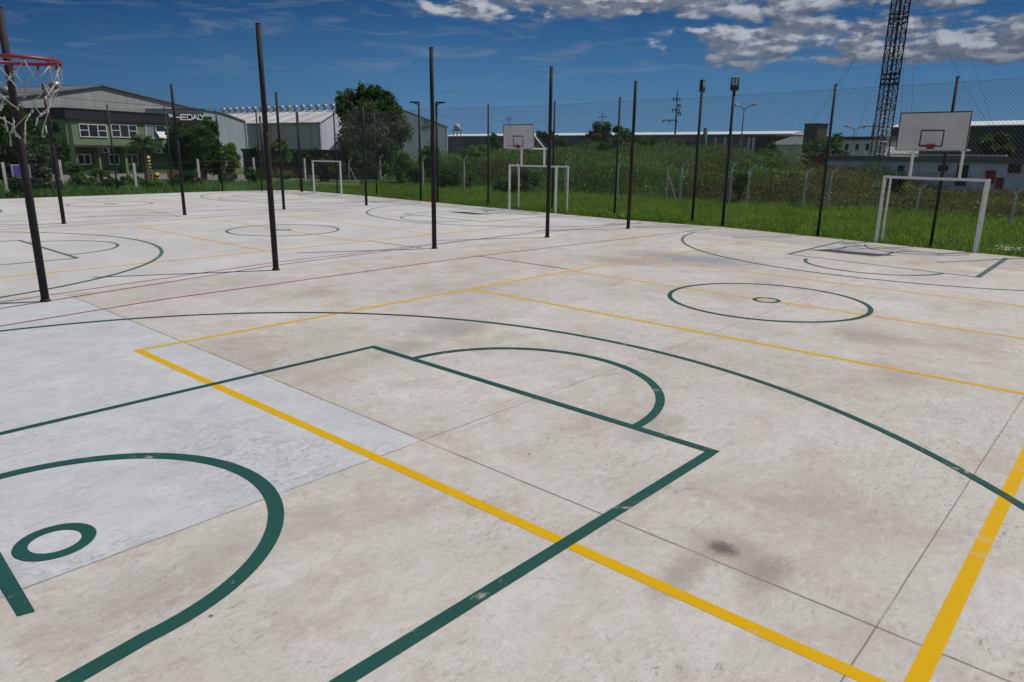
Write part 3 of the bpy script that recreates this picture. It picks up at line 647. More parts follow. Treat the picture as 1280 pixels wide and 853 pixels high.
# ------------------------------------------------------------------ buildings, each on its own vertical plane
class Face:
    """vertical wall between two sighted ground points"""
    def __init__(s, uA, dA, uB, dB, v=200):
        s.A = W(uA, v, dA)[:2]; s.B = W(uB, v, dB)[:2]; s.L = np.linalg.norm(s.B-s.A); s.t = (s.B-s.A)/s.L; s.n = np.array([s.t[1], -s.t[0]])
        if s.n@(CAM[:2]-s.A) < 0: s.n = -s.n
    def uv(s, u, v):
        d = ray(u, v); n3 = np.array([*s.n, 0]); t = ((np.array([*s.A, 0])-CAM)@n3)/(d@n3); p = CAM+t*d
        return float((p[:2]-s.A)@s.t), float(p[2])
    def P(s, a, z, o=0.0): q = s.A+s.t*a+s.n*o; return (float(q[0]), float(q[1]), z)
    def box(s, m, a0, a1, z0, z1, o0, o1, mi=0):
        vs = [s.P(a, z, o) for o in (o0, o1) for a, z in ((a0, z0), (a1, z0), (a1, z1), (a0, z1))]
        m.add(vs, [(0, 1, 2, 3), (7, 6, 5, 4), (0, 4, 5, 1), (1, 5, 6, 2), (2, 6, 7, 3), (3, 7, 4, 0)], mi); return m
    def prism(s, m, pts, o0, o1, mi=0):
        n = len(pts); vs = [s.P(a, z, o) for o in (o0, o1) for a, z in pts]
        m.add(vs, [tuple(range(n)), tuple(range(2*n-1, n-1, -1))]+[(i, n+i, n+(i+1) % n, (i+1) % n) for i in range(n)], mi); return m
def pitched(F, m, a0, a1, z0, z1, of, ob):
    """roof sheet that rises from the front eave to a ridge and falls again"""
    om = of-4.0; q = [(of, z0), (of, z0+.12), (om, z1+.12), (ob, z0+.12), (ob, z0)]
    vs = [F.P(a, z, o) for a in (a0, a1) for o, z in q]
    m.add(vs, [(0, 1, 2, 3, 4), (9, 8, 7, 6, 5)]+[(i, 5+i, 5+(i+1) % 5, (i+1) % 5) for i in range(5)]); return m
def label_box(name, F, u0, v0, u1, v1, o0, o1, mat, root):
    a0, z1 = F.uv(u0, v0); a1, _ = F.uv(u1, v0); _, z0 = F.uv(u0, v1); m = MB(); F.box(m, min(a0, a1), max(a0, a1), z0, z1, o0, o1); return m.build(name, mat, root)
# --- grey gabled warehouse behind the green building
F = Face(-12, 104, 272, 126)
root = empty('warehouse', F.P(0, 0), 'large grey gabled warehouse rising behind the green two storey building', 'warehouse')
MT['w1'] = mat_ribbed('grey_sheet', (.30, .31, .32), .35, F.t, .6, (.38, .39, .39))
pts = [F.uv(-12, 126), F.uv(62, 117), F.uv(127, 108), F.uv(266, 142.5), F.uv(266, 150)]
a_l, a_r = pts[0][0], pts[3][0]
pts = [(a_l, GZ)]+pts[:4]+[(a_r, GZ)]
m = MB(); F.prism(m, pts, -40, 0); m.build('wall', 'w1', root)
m = MB()
top = pts[1:5]
for (p, q) in zip(top[:-1], top[1:]): F.prism(m, [(p[0]-.1, p[1]+.02), (q[0]+.1, q[1]+.02), (q[0]+.1, q[1]+.18), (p[0]-.1, p[1]+.18)], -40.2, .3)
rf = m.build('roof', 'grey_roof', root)
def vent(p, s, parent, nm='roof_vent'):
    x, y, z = p; m = MB(); m.tube([(x, y, z-.3*s), (x, y, z+.25*s)], .32*s, 10)
    prof = [(.34, .25), (.56, .42), (.62, .65), (.5, .9), (.25, 1.02), (.02, 1.05)]
    m.tube([(x, y, z+h*s) for r_, h in prof], [r_*s for r_, h in prof], 12); return m.build(nm, 'galv', parent, True)
a, z = F.uv(90, 113.5); vent(F.P(a, z, -3), 1.2, rf)
a, z = F.uv(30, 121); vent(F.P(a, z, -3), 1.2, rf)
# --- green two-storey office
F = Face(88, 84, 262, 96)
root = empty('office_building', F.P(0, 0), 'green two storey building with a dark fascia and white lettering', 'building')
_, ztop = F.uv(88, 136.3); _, zf = F.uv(88, 149); a1, _ = F.uv(262, 150); _, zc = F.uv(88, 181); a0 = 0
m = MB(); F.box(m, a0, a1, zc, zf, -12, 0); m.build('upper_wall', 'green_wall', root)
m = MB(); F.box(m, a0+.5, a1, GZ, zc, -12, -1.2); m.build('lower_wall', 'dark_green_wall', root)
m = MB(); F.box(m, a0-.1, a1+.1, zf, ztop, -12.2, .25); fas = m.build('fascia', mat_ribbed('dark_fascia', (.018, .018, .028), .45, F.t, .5), root)
m = MB(); F.box(m, a0-.15, a1+.15, ztop, ztop+.09, -12.3, .32); m.build('coping', 'black', fas)
m = MB(); F.box(m, a0, a1, zc-.22, zc-.003, -1.15, .06); m.build('ledge', 'dark_wall', root)
for u0, u1, v0, v1 in ((96, 99, 183, 213), (126, 128.5, 184, 212), (159, 162, 184, 212), (183, 186, 184, 212), (230, 233, 183, 212)):
    m = MB(); aa, _ = F.uv(u0, v0); ab, _ = F.uv(u1, v0); F.box(m, aa, ab, GZ, zc-.22, -1.15, -.5); m.build('pier', 'green_wall', root)
def window(F, u0, v0, u1, v1, root, muls, hbars, o=.0, open_sash=None):
    a0, z1 = F.uv(u0, v0); a1, _ = F.uv(u1, v0); _, z0 = F.uv(u0, v1); t = .09
    fr = MB(); F.box(fr, a0, a1, z1-t, z1, o-.02, o+.07); F.box(fr, a0, a1, z0, z0+t, o-.02, o+.09); F.box(fr, a0, a0+t, z0+t, z1-t, o-.02, o+.07); F.box(fr, a1-t, a1, z0+t, z1-t, o-.02, o+.07)
    wds = a1-a0
    for mu in muls: F.box(fr, a0+wds*mu-.05, a0+wds*mu+.05, z0+t, z1-t, o-.02, o+.068)
    for (x0, x1, hz) in hbars: F.box(fr, a0+wds*x0+.05, a0+wds*x1-.05, z0+(z1-z0)*hz-.04, z0+(z1-z0)*hz+.04, o-.02, o+.064)
    w_ = fr.build('window', 'frame', root)
    g_ = MB(); F.box(g_, a0+t, a1-t, z0+t, z1-t, o-.01, o+.02); g_.build('pane', 'glass', w_)
    return w_
window(F, 97.5, 154.5, 132, 171.5, root, (.333, .667), ((0, .333, .52), (.667, 1, .52)))
window(F, 137.5, 155, 170, 171.8, root, (.333, .667), ((0, .333, .52), (.667, 1, .52)))
wn_ = window(F, 180.5, 156, 206, 173, root, (.5,), ())
a0_, z1_ = F.uv(181.5, 157.5); a1_, z0_ = F.uv(193, 172); m = MB(); F.box(m, a0_, a1_, z0_, z1_, .021, .04); m.build('blind', 'blind', wn_)
a0_, z1_ = F.uv(194, 164.5); a1_, z0_ = F.uv(205.5, 172.5); m = MB(); m.add([F.P(a0_, z1_, .08), F.P(a1_, z1_, .08), F.P(a1_, z0_, .55), F.P(a0_, z0_, .55), F.P(a0_, z1_, .12), F.P(a1_, z1_, .12), F.P(a1_, z0_, .59), F.P(a0_, z0_, .59)],
    [(0, 1, 2, 3), (7, 6, 5, 4), (0, 4, 5, 1), (1, 5, 6, 2), (2, 6, 7, 3), (3, 7, 4, 0)]); m.build('open_sash', 'frame', wn_)
window(F, 217, 158, 231, 173, root, (.5,), ()); window(F, 240, 158.5, 255, 173, root, (.5,), ())
for u0, u1 in ((106, 122.5), (145, 158), (166, 181), (236, 250)): window(F, u0, 193, u1, 206.5, root, (.5,), (), -1.15)
for u0, u1 in ((133, 142.5), (199.5, 208)):
    a0_, z1_ = F.uv(u0, 184.5); a1_, z0_ = F.uv(u1, 191.5); m = MB(); F.box(m, a0_, a1_, z0_, z1_, -1.15, -.55); ac = m.build('air_conditioner', 'frame', root)
    cx, cz = (a0_+a1_)/2-.12, (z0_+z1_)/2; k = MB(); k.tube([F.P(cx, cz, -.548), F.P(cx, cz, -.52)], .24, 14); k.build('fan_grille', 'dark_wall', ac)
# side wall under creeper
F2 = Face(88, 84, 60, 96)
m = MB(); F2.box(m, .05, F2.L, GZ, ztop-.05, -.5, -.05); m.build('side_wall', 'dark_green_wall', root)
# lettering
def glyph(ch):
    S = {'H': [((0, 0), (0, 1)), ((1, 0), (1, 1)), ((0, .5), (1, .5))], 'E': [((0, 0), (0, 1)), ((0, 0), (1, 0)), ((0, 1), (1, 1)), ((0, .5), (.9, .5))],
         'D': [((0, 0), (0, 1)), ((0, 1), (.75, 1)), ((.75, 1), (1, .75)), ((1, .75), (1, .25)), ((1, .25), (.75, 0)), ((.75, 0), (0, 0))],
         'A': [((0, 0), (.5, 1)), ((.5, 1), (1, 0)), ((.22, .35), (.78, .35))], 'L': [((0, 1), (0, 0)), ((0, 0), (1, 0))], 'Y': [((0, 1), (.5, .45)), ((1, 1), (.5, .45)), ((.5, .45), (.5, 0))],
         "m": [((0, 1), (.25, .45)), ((.42, 1), (.5, .75)), ((.75, 1), (1, .55))]}
    return S[ch]
F_ = F; uL = [('m', 208.3, 212.5), ('H', 215, 222.4), ('E', 224, 229.6), ('D', 231.2, 237.2), ('A', 238, 244), ('L', 245, 248), ('Y', 247.6, 252.6)]
m = MB()
for ch, ua, ub in uL:
    aa, zt_ = F.uv(ua, 143.4); ab, _ = F.uv(ub, 143.4); _, zb_ = F.uv(ua, 149.6)
    for (p, q) in glyph(ch):
        P0 = np.array([aa+(ab-aa)*p[0], zb_+(zt_-zb_)*p[1]]); P1 = np.array([aa+(ab-aa)*q[0], zb_+(zt_-zb_)*q[1]]); d = P1-P0; d = d/np.linalg.norm(d); nn = np.array([-d[1], d[0]])*.055; e = d*.04
        F.prism(m, [tuple(P0-e-nn), tuple(P1+e-nn), tuple(P1+e+nn), tuple(P0-e+nn)], .28, .33)
m.build('lettering', 'lettering', fas)
# --- vented shed
def shed(name, label, uA, dA, vA, uB, dB, vB, uC, dC, vC, ridge, mats, roofmat, base=GZ):
    pass
F = Face(304, 150, 402, 133)
root = empty('metal_shed', F.P(0, 0), 'long pale metal shed with a row of round roof vents', 'shed')
zE = F.uv(402, 152)[1]; zL = F.uv(305, 155)[1]; zE = (zE+zL)/2
MT['s1'] = mat_ribbed('shed_sheet', (.46, .47, .49), .9, F.t, .55, (.17, .15, .12)); MT['s1roof'] = mat_ribbed('shed_roof_sheet', (.60, .59, .58), 5.0, F.t, .55, None, 0, .12)
m = MB(); F.box(m, 0, F.L, GZ, zE, -.3, 0); m.build('front_wall', 'shed_sheet' if False else 's1', root)
Cn = F.P(F.L, 0); D = W(447, 200, 152); gv_ = D[:2]-np.array(Cn[:2]); gl = np.linalg.norm(gv_); gt = gv_/gl
mid = np.array(Cn[:2])+gt*gl*.45
zR = HZ(mid, 138.3)
MT['s1g'] = mat_ribbed('shed_gable_sheet', (.50, .54, .60), .8, gt, .5)
A_ = np.array(F.P(0, 0)[:2])-F.t*14; B_ = np.array(Cn[:2]); C_ = B_+gt*gl
A2 = np.array(F.P(0, 0)[:2])
off = -F.t*.3
m = MB(); m.add([(*B_, GZ), (*C_, GZ), (*C_, zE), (*mid, zR), (*B_, zE), (*(B_+off), GZ), (*(C_+off), GZ), (*(C_+off), zE), (*(mid+off), zR), (*(B_+off), zE)], [(0, 1, 2, 3, 4), (9, 8, 7, 6, 5)]+[(i, i+5, (i+1) % 5+5, (i+1) % 5) for i in range(5)]); m.build('gable_wall', 's1g', root)
LL = F.L+14; e = F.t*.5
def rquad(m, p, q, zp, zq, th=.12):
    a, b = p-e*0, p+F.t*0
    v = [(*(p+F.t*.4), zp), (*(p-F.t*LL), zp), (*(q-F.t*LL), zq), (*(q+F.t*.4), zq)]; v2 = [(x, y, z+th) for x, y, z in v]
    m.add(v+v2, [(0, 1, 2, 3), (7, 6, 5, 4), (0, 4, 5, 1), (1, 5, 6, 2), (2, 6, 7, 3), (3, 7, 4, 0)])
m = MB(); rquad(m, B_-gt*.6, mid, zE-.15, zR); rquad(m, C_+gt*.6, mid, zE-.15, zR+.001); rf = m.build('roof', 's1roof', root)
for k in range(17): 
    q = mid-F.t*(1.0+k*(LL-3)/16.0); vent((q[0], q[1], zR+.30), .88, rf)
m = MB(); q = B_+F.n*.25-F.t*-.0+gt*1.2; m.tube([(*q, zE-4.5), (*q, zE-1.2), (*(q-gt*.9), zE-.9)], .12, 8); m.build('downpipe', 'frame', root)
# --- grey gable face left of it
F = Face(255, 112, 306.5, 124)
root = empty('metal_shed', F.P(0, 0), 'blue grey shed gable between the shrubs and the vented shed', 'shed')
MT['s2'] = mat_ribbed('bluegrey_sheet', (.28, .32, .36), .8, F.t, .55)
q = [F.uv(255, 138), F.uv(276, 141.5), F.uv(306, 152.5)]
m = MB(); F.prism(m, [(0, GZ)]+q+[(q[-1][0], GZ)], -9, 0); m.build('wall', 's2', root)
m = MB(); F.prism(m, [q[0], q[1], (q[1][0], q[1][1]+.15), (q[0][0], q[0][1]+.15)], -9.1, .2); F.prism(m, [q[1], q[2], (q[2][0], q[2][1]+.15), (q[1][0], q[1][1]+.15)], -9.1, .2); m.build('roof', 'grey_roof', root)
m = MB(); m.tube([F.P(q[2][0]-.1, 2.5, .15), F.P(q[2][0]-.1, q[2][1]-.1, .15)], .12, 8); m.build('downpipe', 'frame', root)
# --- ribbed gable behind the big tree
F = Face(432, 126, 560, 126)
root = empty('metal_shed', F.P(0, 0), 'white ribbed shed gable showing right of the big tree', 'shed')
MT['s3'] = mat_ribbed('white_sheet', (.74, .77, .82), 1.15, F.t, .5)
q = [F.uv(432, 145), F.uv(474, 127), F.uv(503, 138.3), F.uv(559.5, 160)]
m = MB(); F.prism(m, [(0, GZ)]+q+[(q[-1][0], GZ)], -22, 0); m.build('wall', 's3', root)
m = MB()
for p_, r_ in zip(q[:-1], q[1:]): F.prism(m, [p_, r_, (r_[0], r_[1]+.18), (p_[0], p_[1]+.18)], -22.2, .3)
m.build('roof', 'grey_roof', root)
m = MB(); m.tube([F.P(q[3][0]-.15, .5, .15), F.P(q[3][0]-.15, q[3][1]-.2, .15)], .13, 8); m.build('downpipe', 'frame', root)
for (u, v) in ((532, 152), (536, 158), (529, 160)):
    a, z = F.uv(u, v); m = MB(); F.box(m, a-.35, a+.35, z-.25, z+.25, 0.01, .5); m.build('wall_fan', 'galv', root)
# --- dark screen wall and brick wall at the left
F = Face(304, 88, 492, 80)
root = empty('boundary_wall', F.P(0, 0), 'dark boundary wall with a flat black top beneath the vented shed', 'wall')
z1 = F.uv(340, 186.5)[1]; zb = F.uv(340, 190)[1]
m = MB(); F.box(m, 0, F.L, GZ, zb, -.2, 0); m.build('wall', 'dark_wall', root); m = MB(); F.box(m, 0, F.L, zb, z1, -.6, .3); m.build('cap', 'black', root)
F = Face(312, 76, 383, 74); m = MB(); z1 = F.uv(340, 212)[1]; F.box(m, 0, F.L, GZ, z1, -.2, 0); o = m.build('brick_wall', 'brick'); tag(o, 'low red brick wall among the shrubs under the vented shed', 'wall')
F = Face(208, 74, 252, 75); m = MB(); z1 = F.uv(230, 213)[1]; F.box(m, 0, F.L, GZ, z1, -.2, 0); o = m.build('brick_wall', 'brick'); tag(o, 'low red brick wall under the bushy trees beside the green building', 'wall')
# --- long low building with a white roof edge
F = Face(556, 184, 985, 134)
root = empty('long_building', F.P(0, 0), 'long low blue grey building with a white roof edge across the background', 'building')
zt = F.uv(880, 169)[1]; zh = F.uv(880, 165)[1]
m = MB(); F.box(m, 0, F.L, GZ, zt, -30, 0); m.build('wall', 'blue_wall', root)
m = MB(); pitched(F, m, -.3, F.L+.3, zt+.003, zh, .5, -30.3); m.build('roof', 'white_roof', root)
aw = F.uv(560, 175)[0]
for u in (895, 901, 907, 927, 932.5, 937, 942.5):
    a, _ = F.uv(u, 180); zz = F.uv(u, 172)[1] if u not in (901, 932.5) else F.uv(u, 186)[1]
    m = MB(); F.box(m, a-.16, a+.16, GZ, zz, .02, .4); m.build('pillar', 'frame', root)
for u in (615, 660, 700, 735, 850, 870, 960):
    a, _ = F.uv(u, 180); m = MB(); F.box(m, a-2.2, a+2.2, 2.2, zt-1.2, .01, .06); m.build('shutter', 'dark_wall', root)
# --- dark shed at its right, small block tower, pale gable
F = Face(943, 118, 967, 116); root = empty('small_shed', F.P(0, 0), 'small dark shed at the end of the long low building', 'shed')
z1 = F.uv(950, 170.5)[1]; m = MB(); F.box(m, 0, F.L, GZ, z1, -6, 0); m.build('wall', 'dark_wall', root); m = MB(); F.box(m, -.1, F.L+.1, z1, z1+.2, -6.2, .2); m.build('roof', 'grey_roof', root)
F = Face(962, 112, 1002, 108); root = empty('pale_house', F.P(0, 0), 'pale house with a grey sloping roof left of the dark block tower', 'house')
z1 = F.uv(980, 181)[1]; m = MB(); F.box(m, 0, F.L, GZ, z1, -8, 0); m.build('wall', 'white_wall', root)
m = MB(); zr = F.uv(980, 170)[1]; m.add([F.P(-.3, z1, .4), F.P(F.L+.3, z1, .4), F.P(F.L+.3, zr, -4), F.P(-.3, zr, -4), F.P(F.L+.3, z1, -8.4), F.P(-.3, z1, -8.4)], [(0, 1, 2, 3), (3, 2, 4, 5), (0, 3, 5), (1, 4, 2), (0, 5, 4, 1)]); m.build('roof', 'grey_roof', root)
F = Face(1001, 96, 1017.5, 95); root = empty('block_tower', F.P(0, 0), 'small dark square tower rising above the trees right of the middle', 'tower')
z1 = F.uv(1009, 156)[1]; m = MB(); F.box(m, 0, F.L, GZ, z1, -2, 0); m.build('wall', 'grey_tower', root); m = MB(); F.box(m, -.08, F.L+.08, z1, z1+.12, -2.1, .08); m.build('coping', 'dark_wall', root)
# --- flat roofed block behind the mast
F = Face(1045, 92, 1105, 90); root = empty('flat_building', F.P(0, 0), 'flat roofed pale block behind the white low house, left of the lattice mast', 'building')
z1 = F.uv(1080, 175)[1]; m = MB(); F.box(m, 0, F.L, GZ, z1, -10, 0); m.build('wall', 'white_wall', root); zt = F.uv(1080, 171)[1]; m = MB(); F.box(m, -.2, F.L+.2, z1, zt, -10.2, .25); m.build('roof', 'dark_wall', root)
for u in (1057, 1070, 1083):
    label_box('window', F, u, 180, u+4, 188, .01, .06, 'glass', root)
# --- big hall at the right
F = Face(1109, 104, 1420, 96); root = empty('large_hall', F.P(0, 0), 'large dark green hall with a pale roof edge at the right', 'building')
z1 = F.uv(1240, 158)[1]; zt = F.uv(1240, 151)[1]; m = MB(); F.box(m, 0, F.L, GZ, z1, -30, 0); m.build('wall', 'dusk_green_wall', root); m = MB(); pitched(F, m, -.2, F.L+.2, z1+.003, zt, .4, -30.2); m.build('roof', 'white_roof', root)
# --- white low house
F = Face(1034, 60, 1330, 52); root = empty('low_house', F.P(0, 0), 'low white house with a dark roof band behind the right goal', 'house')
z1 = F.uv(1150, 202)[1]; zt = F.uv(1150, 196)[1]; m = MB(); F.box(m, 0, F.L, GZ, z1, -8, 0); m.build('wall', 'white_wall', root); m = MB(); F.box(m, -.2, F.L+.2, z1, zt, -8.2, .15); m.build('roof', 'grey_roof', root)
m = MB(); a0_ = F.uv(1113, 196)[0]; a1_ = F.uv(1263, 196)[0]; F.box(m, a0_, a1_, zt+.06, zt+.16, .35, .55); m.build('gutter', 'white_roof', root)
for nm_, u0, v0, u1, v1, mt in (('door', 1124, 207, 1131, 232, 'dark_wall'), ('window', 1060, 209, 1068, 216, 'glass'), ('door', 1198, 206, 1212, 232, 'dark_wall'), ('window', 1174, 207, 1186, 214, 'glass'), ('awning', 1036, 207, 1044, 222, 'truck_red'),
                                ('poster', 1234, 213, 1246, 229, 'truck_red'), ('poster', 1246.5, 222, 1256, 236, 'truck_red'), ('hoarding', 1146, 215, 1193, 231, 'board'), ('window', 1262, 205, 1278, 216, 'glass')):
    label_box(nm_, F, u0, v0, u1, v1, .02, .08, mt, root)
# --- red container
F = Face(1001, 66, 1031, 64); MT['cont'] = mat_ribbed('container_sheet', (.24, .018, .018), .28, F.t, .5)
root = empty('cargo_container', F.P(0, 0), 'red cargo container standing among weeds beneath the dark trees', 'container')
z1 = F.uv(1015, 196.5)[1]; zb = F.uv(1015, 214.5)[1]; m = MB(); F.box(m, 0, F.L, zb, z1, -2.4, 0); m.build('body', 'cont', root)
m = MB(); F.box(m, -.05, F.L+.05, z1, z1+.08, -2.45, .05); m.build('top_rail', 'truck_red', root); m = MB(); F.box(m, -.05, F.L+.05, zb-.12, zb, -2.45, .05); F.box(m, .3, .6, GZ, zb-.12, -2.2, -.1); F.box(m, F.L-.6, F.L-.3, GZ, zb-.12, -2.2, -.1); m.build('base_frame', 'dark_wall', root)

# ------------------------------------------------------------------ lattice mast
b = W(1094, 231, 66)[:2]; root = empty('lattice_mast', (*b, GZ), 'tall dark steel lattice mast with stay wires at the right', 'mast')
hw = .50; top = 26.0
d = b-CAM[:2]; d /= np.linalg.norm(d); tt = np.array([d[1], -d[0]]); ca, sa = math.cos(.35), math.sin(.35); e1 = tt*ca+d*sa; e2 = -tt*sa+d*ca
def leg(k, z):
    w_ = hw*(1.0 if z > 3.2 else 1+.55*(3.2-z)/3.2); s = ((-1, -1), (1, -1), (1, 1), (-1, 1))[k]; q = b+e1*w_*s[0]+e2*w_*s[1]; return np.array([q[0], q[1], z])
for k in range(4): m = MB(); m.tube([leg(k, GZ), leg(k, 3.2), leg(k, top)], .055, 6); m.build('leg', 'steel', root)
st = .95; zz = GZ+.1
segs = [(GZ+.1, 6.2, 'steel_white'), (6.2, top, 'steel')]
for za, zb_, mt in segs:
    m = MB(); z = za
    while z < zb_-.2:
        for k in range(4):
            k2 = (k+1) % 4; m.tube([leg(k, z), leg(k2, z+st)], .026, 4, False); m.tube([leg(k2, z), leg(k, z+st)], .026, 4, False); m.tube([leg(k, z), leg(k2, z)], .024, 4, False)
        z += st
    m.build('bracing', mt, root)
for zc_ in (8.2, 12.6, 14.6, 17.5):
    m = MB()
    for k in range(4):
        for dz in (0, .35, .7): m.tube([leg(k, zc_+dz)*1.0, leg((k+1) % 4, zc_+dz)], .05, 5, False)
    m.build('joint_collar', 'steel', root)
m = MB(); m.tube([(b[0], b[1], 0), (b[0], b[1], top)], .10, 6); m.build('feeder_cables', 'steel', root)
for (uu, vv, dd, zt_) in ((955, 222, 66, 15), (1000, 224, 75, 20), (1048, 222, 80, 13), (1118, 240, 95, 22), (1290, 235, 70, 16), (1268, 232, 84, 22), (1140, 238, 40, 24)):
    q = W(uu, vv, dd); m = MB(); m.tube([(b[0], b[1], zt_), ((b[0]+q[0])/2, (b[1]+q[1])/2, zt_/2-.35), (q[0], q[1], GZ)], .009, 4); m.build('stay_wire', 'cable', root)

# ------------------------------------------------------------------ power poles, street lamps, wires, tank
def power_pole(u, v, dist, vtop, label, arms, r=.09, mat='cable'):
    b = W(u, v, dist)[:2]; h = HZ(b, vtop); root = empty('power_pole', (*b, GZ), label, 'power pole', 'power poles in the background')
    MB().tube([(*b, GZ), (*b, h)], [r*1.4, r], 8).build('pole', mat, root, True)
    d = b-CAM[:2]; d /= np.linalg.norm(d); tt = np.array([d[1], -d[0]])
    for (vz, l0, l1) in arms:
        z = HZ(b, vz); m = MB(); p = b+tt*l0; q = b+tt*l1; m.tube([(*p, z), (*q, z)], .06, 5)
        for s in np.linspace(0, 1, 3): o = p+(q-p)*s; m.tube([(*o, z), (*o, z-.35)], .07, 5)
        m.build('crossarm', mat, root)
    return b, h
pb1, ph1 = power_pole(841, 208, 95, 113, 'tall thin power pole with several crossarms between the two fence poles', ((150.5, -1.6, 0.1), (123, -.5, .3), (137, -.5, .3), (141, 0, .5), (131, 0, .4)))
pb2, ph2 = power_pole(751, 205, 150, 141, 'small power pole behind the round tree clump', ((146, -.7, .7),))
pb3, ph3 = power_pole(636, 205, 150, 145, 'small power pole just above the middle backboard', ((149, -.6, .6),))
pb4, ph4 = power_pole(1084.5, 210, 120, 153, 'short power pole between the flat block and the mast', ((158, -1.2, 1.2),))
pb5, ph5 = power_pole(879, 200, 100, 160, 'stout pale post with a dark head before the long low building', (), .28, 'grey_tower')
pb6, ph6 = power_pole(330, 215, 70, 145, 'thin utility pole rising in front of the vented shed front wall', (), .1, 'cable')
def street_lamp(u, v, dist, vtop, label):
    b = W(u, v, dist)[:2]; h = HZ(b, vtop); root = empty('street_lamp', (*b, GZ), label, 'street lamp', 'double street lamps in the background')
    MB().tube([(*b, GZ), (*b, h)], [.13, .07], 8).build('pole', 'grey_tower', root, True)
    d = b-CAM[:2]; d /= np.linalg.norm(d); tt = np.array([d[1], -d[0]])
    for s in (-1, 1):
        m = MB(); m.tube([(*b, h-.1), (*(b+tt*s*.7), h+.35)], .05, 6); m.build('arm', 'grey_tower', root)
        m = MB(); c_ = b+tt*s*1.15; m.tube([(*(b+tt*s*.65), h+.33), (*c_, h+.5), (*(b+tt*s*1.6), h+.52)], [.07, .17, .08], 8); m.build('lamp_head', 'tank', root)
street_lamp(924, 205, 105, 136, 'double armed street lamp right of the boxed floodlights')
street_lamp(1062.5, 208, 125, 162, 'farther double armed street lamp left of the lattice mast')
def wire(pts, sag, label, r=.012):
    m = MB(); a, c_ = [np.array(p, float) for p in pts]; n = 16
    m.tube([tuple(a+(c_-a)*i/n-np.array([0, 0, 4*sag*(i/n)*(1-i/n)])) for i in range(n+1)], r, 4); tag(m.build('overhead_wire', 'cable'), label, 'wire', 'overhead wires')
wire((W(40, 118, 66), W(460, 139, 80)), .5, 'long overhead wire crossing the grey warehouse gable at the left', .018)
wire((W(545, 143, 75), W(841, 152, 95)), .6, 'lowest overhead wire over the middle goal towards the power pole', .012)
wire((W(545, 133, 75), W(841, 136, 95)), .5, 'middle overhead wire over the middle goal towards the power pole', .010)
wire((W(525, 112, 60), W(841, 122, 95)), .5, 'highest overhead wire over the middle goal towards the power pole', .010)
b = W(571.5, 200, 120)[:2]; root = empty('water_tank', (*b, GZ), 'small round water tank on a stand above the long building, left of the middle', 'water tank')
z0 = HZ(b, 163.5); z1 = HZ(b, 156)
m = MB(); m.tube([(*b, z0), (*b, z1-.15), (*b, z1+.12)], [.52, .52, .2], 14); m.build('tank', 'tank', root, True)
m = MB()
for s in (-1, 1):
    for t in (-1, 1): m.tube([(b[0]+s*.4, b[1]+t*.4, GZ), (b[0]+s*.4, b[1]+t*.4, z0)], .06, 5)
m.tube([(b[0]-.8, b[1]+.5, z0), (b[0]+.8, b[1]-.5, z0)], .06, 5); m.build('stand', 'grey_tower', root)
# striped poles
def striped(u, vb, dist, vtop, wd, label, n):
    b = W(u, vb, dist)[:2]; h = HZ(b, vtop); zb0 = max(GZ, HZ(b, vb)); root = empty('striped_pole', (*b, GZ), label, 'pole', 'yellow and black striped poles')
    MB().tube([(*b, GZ), (*b, h)], wd, 10).build('pole', 'stripe_y', root, True)
    m = MB()
    for k in range(n):
        z = GZ+(h-GZ)*(k+.5)/n; dz = (h-GZ)/n*.25; p = [(b[0]+(wd+.006)*math.cos(t), b[1]+(wd+.006)*math.sin(t), z+.6*wd*math.sin(t)) for t in np.linspace(0, 2*math.pi, 13)[:-1]]
        m.add([(x, y, zz-dz) for x, y, zz in p]+[(x, y, zz+dz) for x, y, zz in p], [(i, (i+1) % 12, 12+(i+1) % 12, 12+i) for i in range(12)])
    m.build('stripes', 'black', root)
striped(187, 224, 66, 195, .22, 'tall yellow and black striped pole under the small palm', 8)
striped(196, 226, 62, 216, .22, 'short yellow and black striped bollard right of the palm', 3)
striped(451, 219, 70, 196, .17, 'yellow striped pole half hidden in shrubs under the big tree', 6)
striped(375.5, 219, 72, 195, .14, 'yellow striped pole half hidden in shrubs below the vented shed', 6)
# sign
x, y = G(32, 246); root = empty('notice_sign', (x, y, GZ), 'small purple and white notice behind the first dark pole', 'sign')
y += .1; z0 = HZ((x, y), 223); z1 = HZ((x, y), 206); d = np.array([x, y])-CAM[:2]; d /= np.linalg.norm(d); tt = np.array([d[1], -d[0]])
m = MB(); m.obox((x, y), tt, -d, .42, .015, z0, z1); m.build('panel', 'board', root)
m = MB(); m.obox(np.array([x, y])-d*.02, tt, -d, .34, .004, z0+.06, z1-.05); m.build('print', 'purple', root)
m = MB(); m.tube([(x, y, GZ), (x, y, z0)], .03, 6); m.build('stake', 'green_post', root)

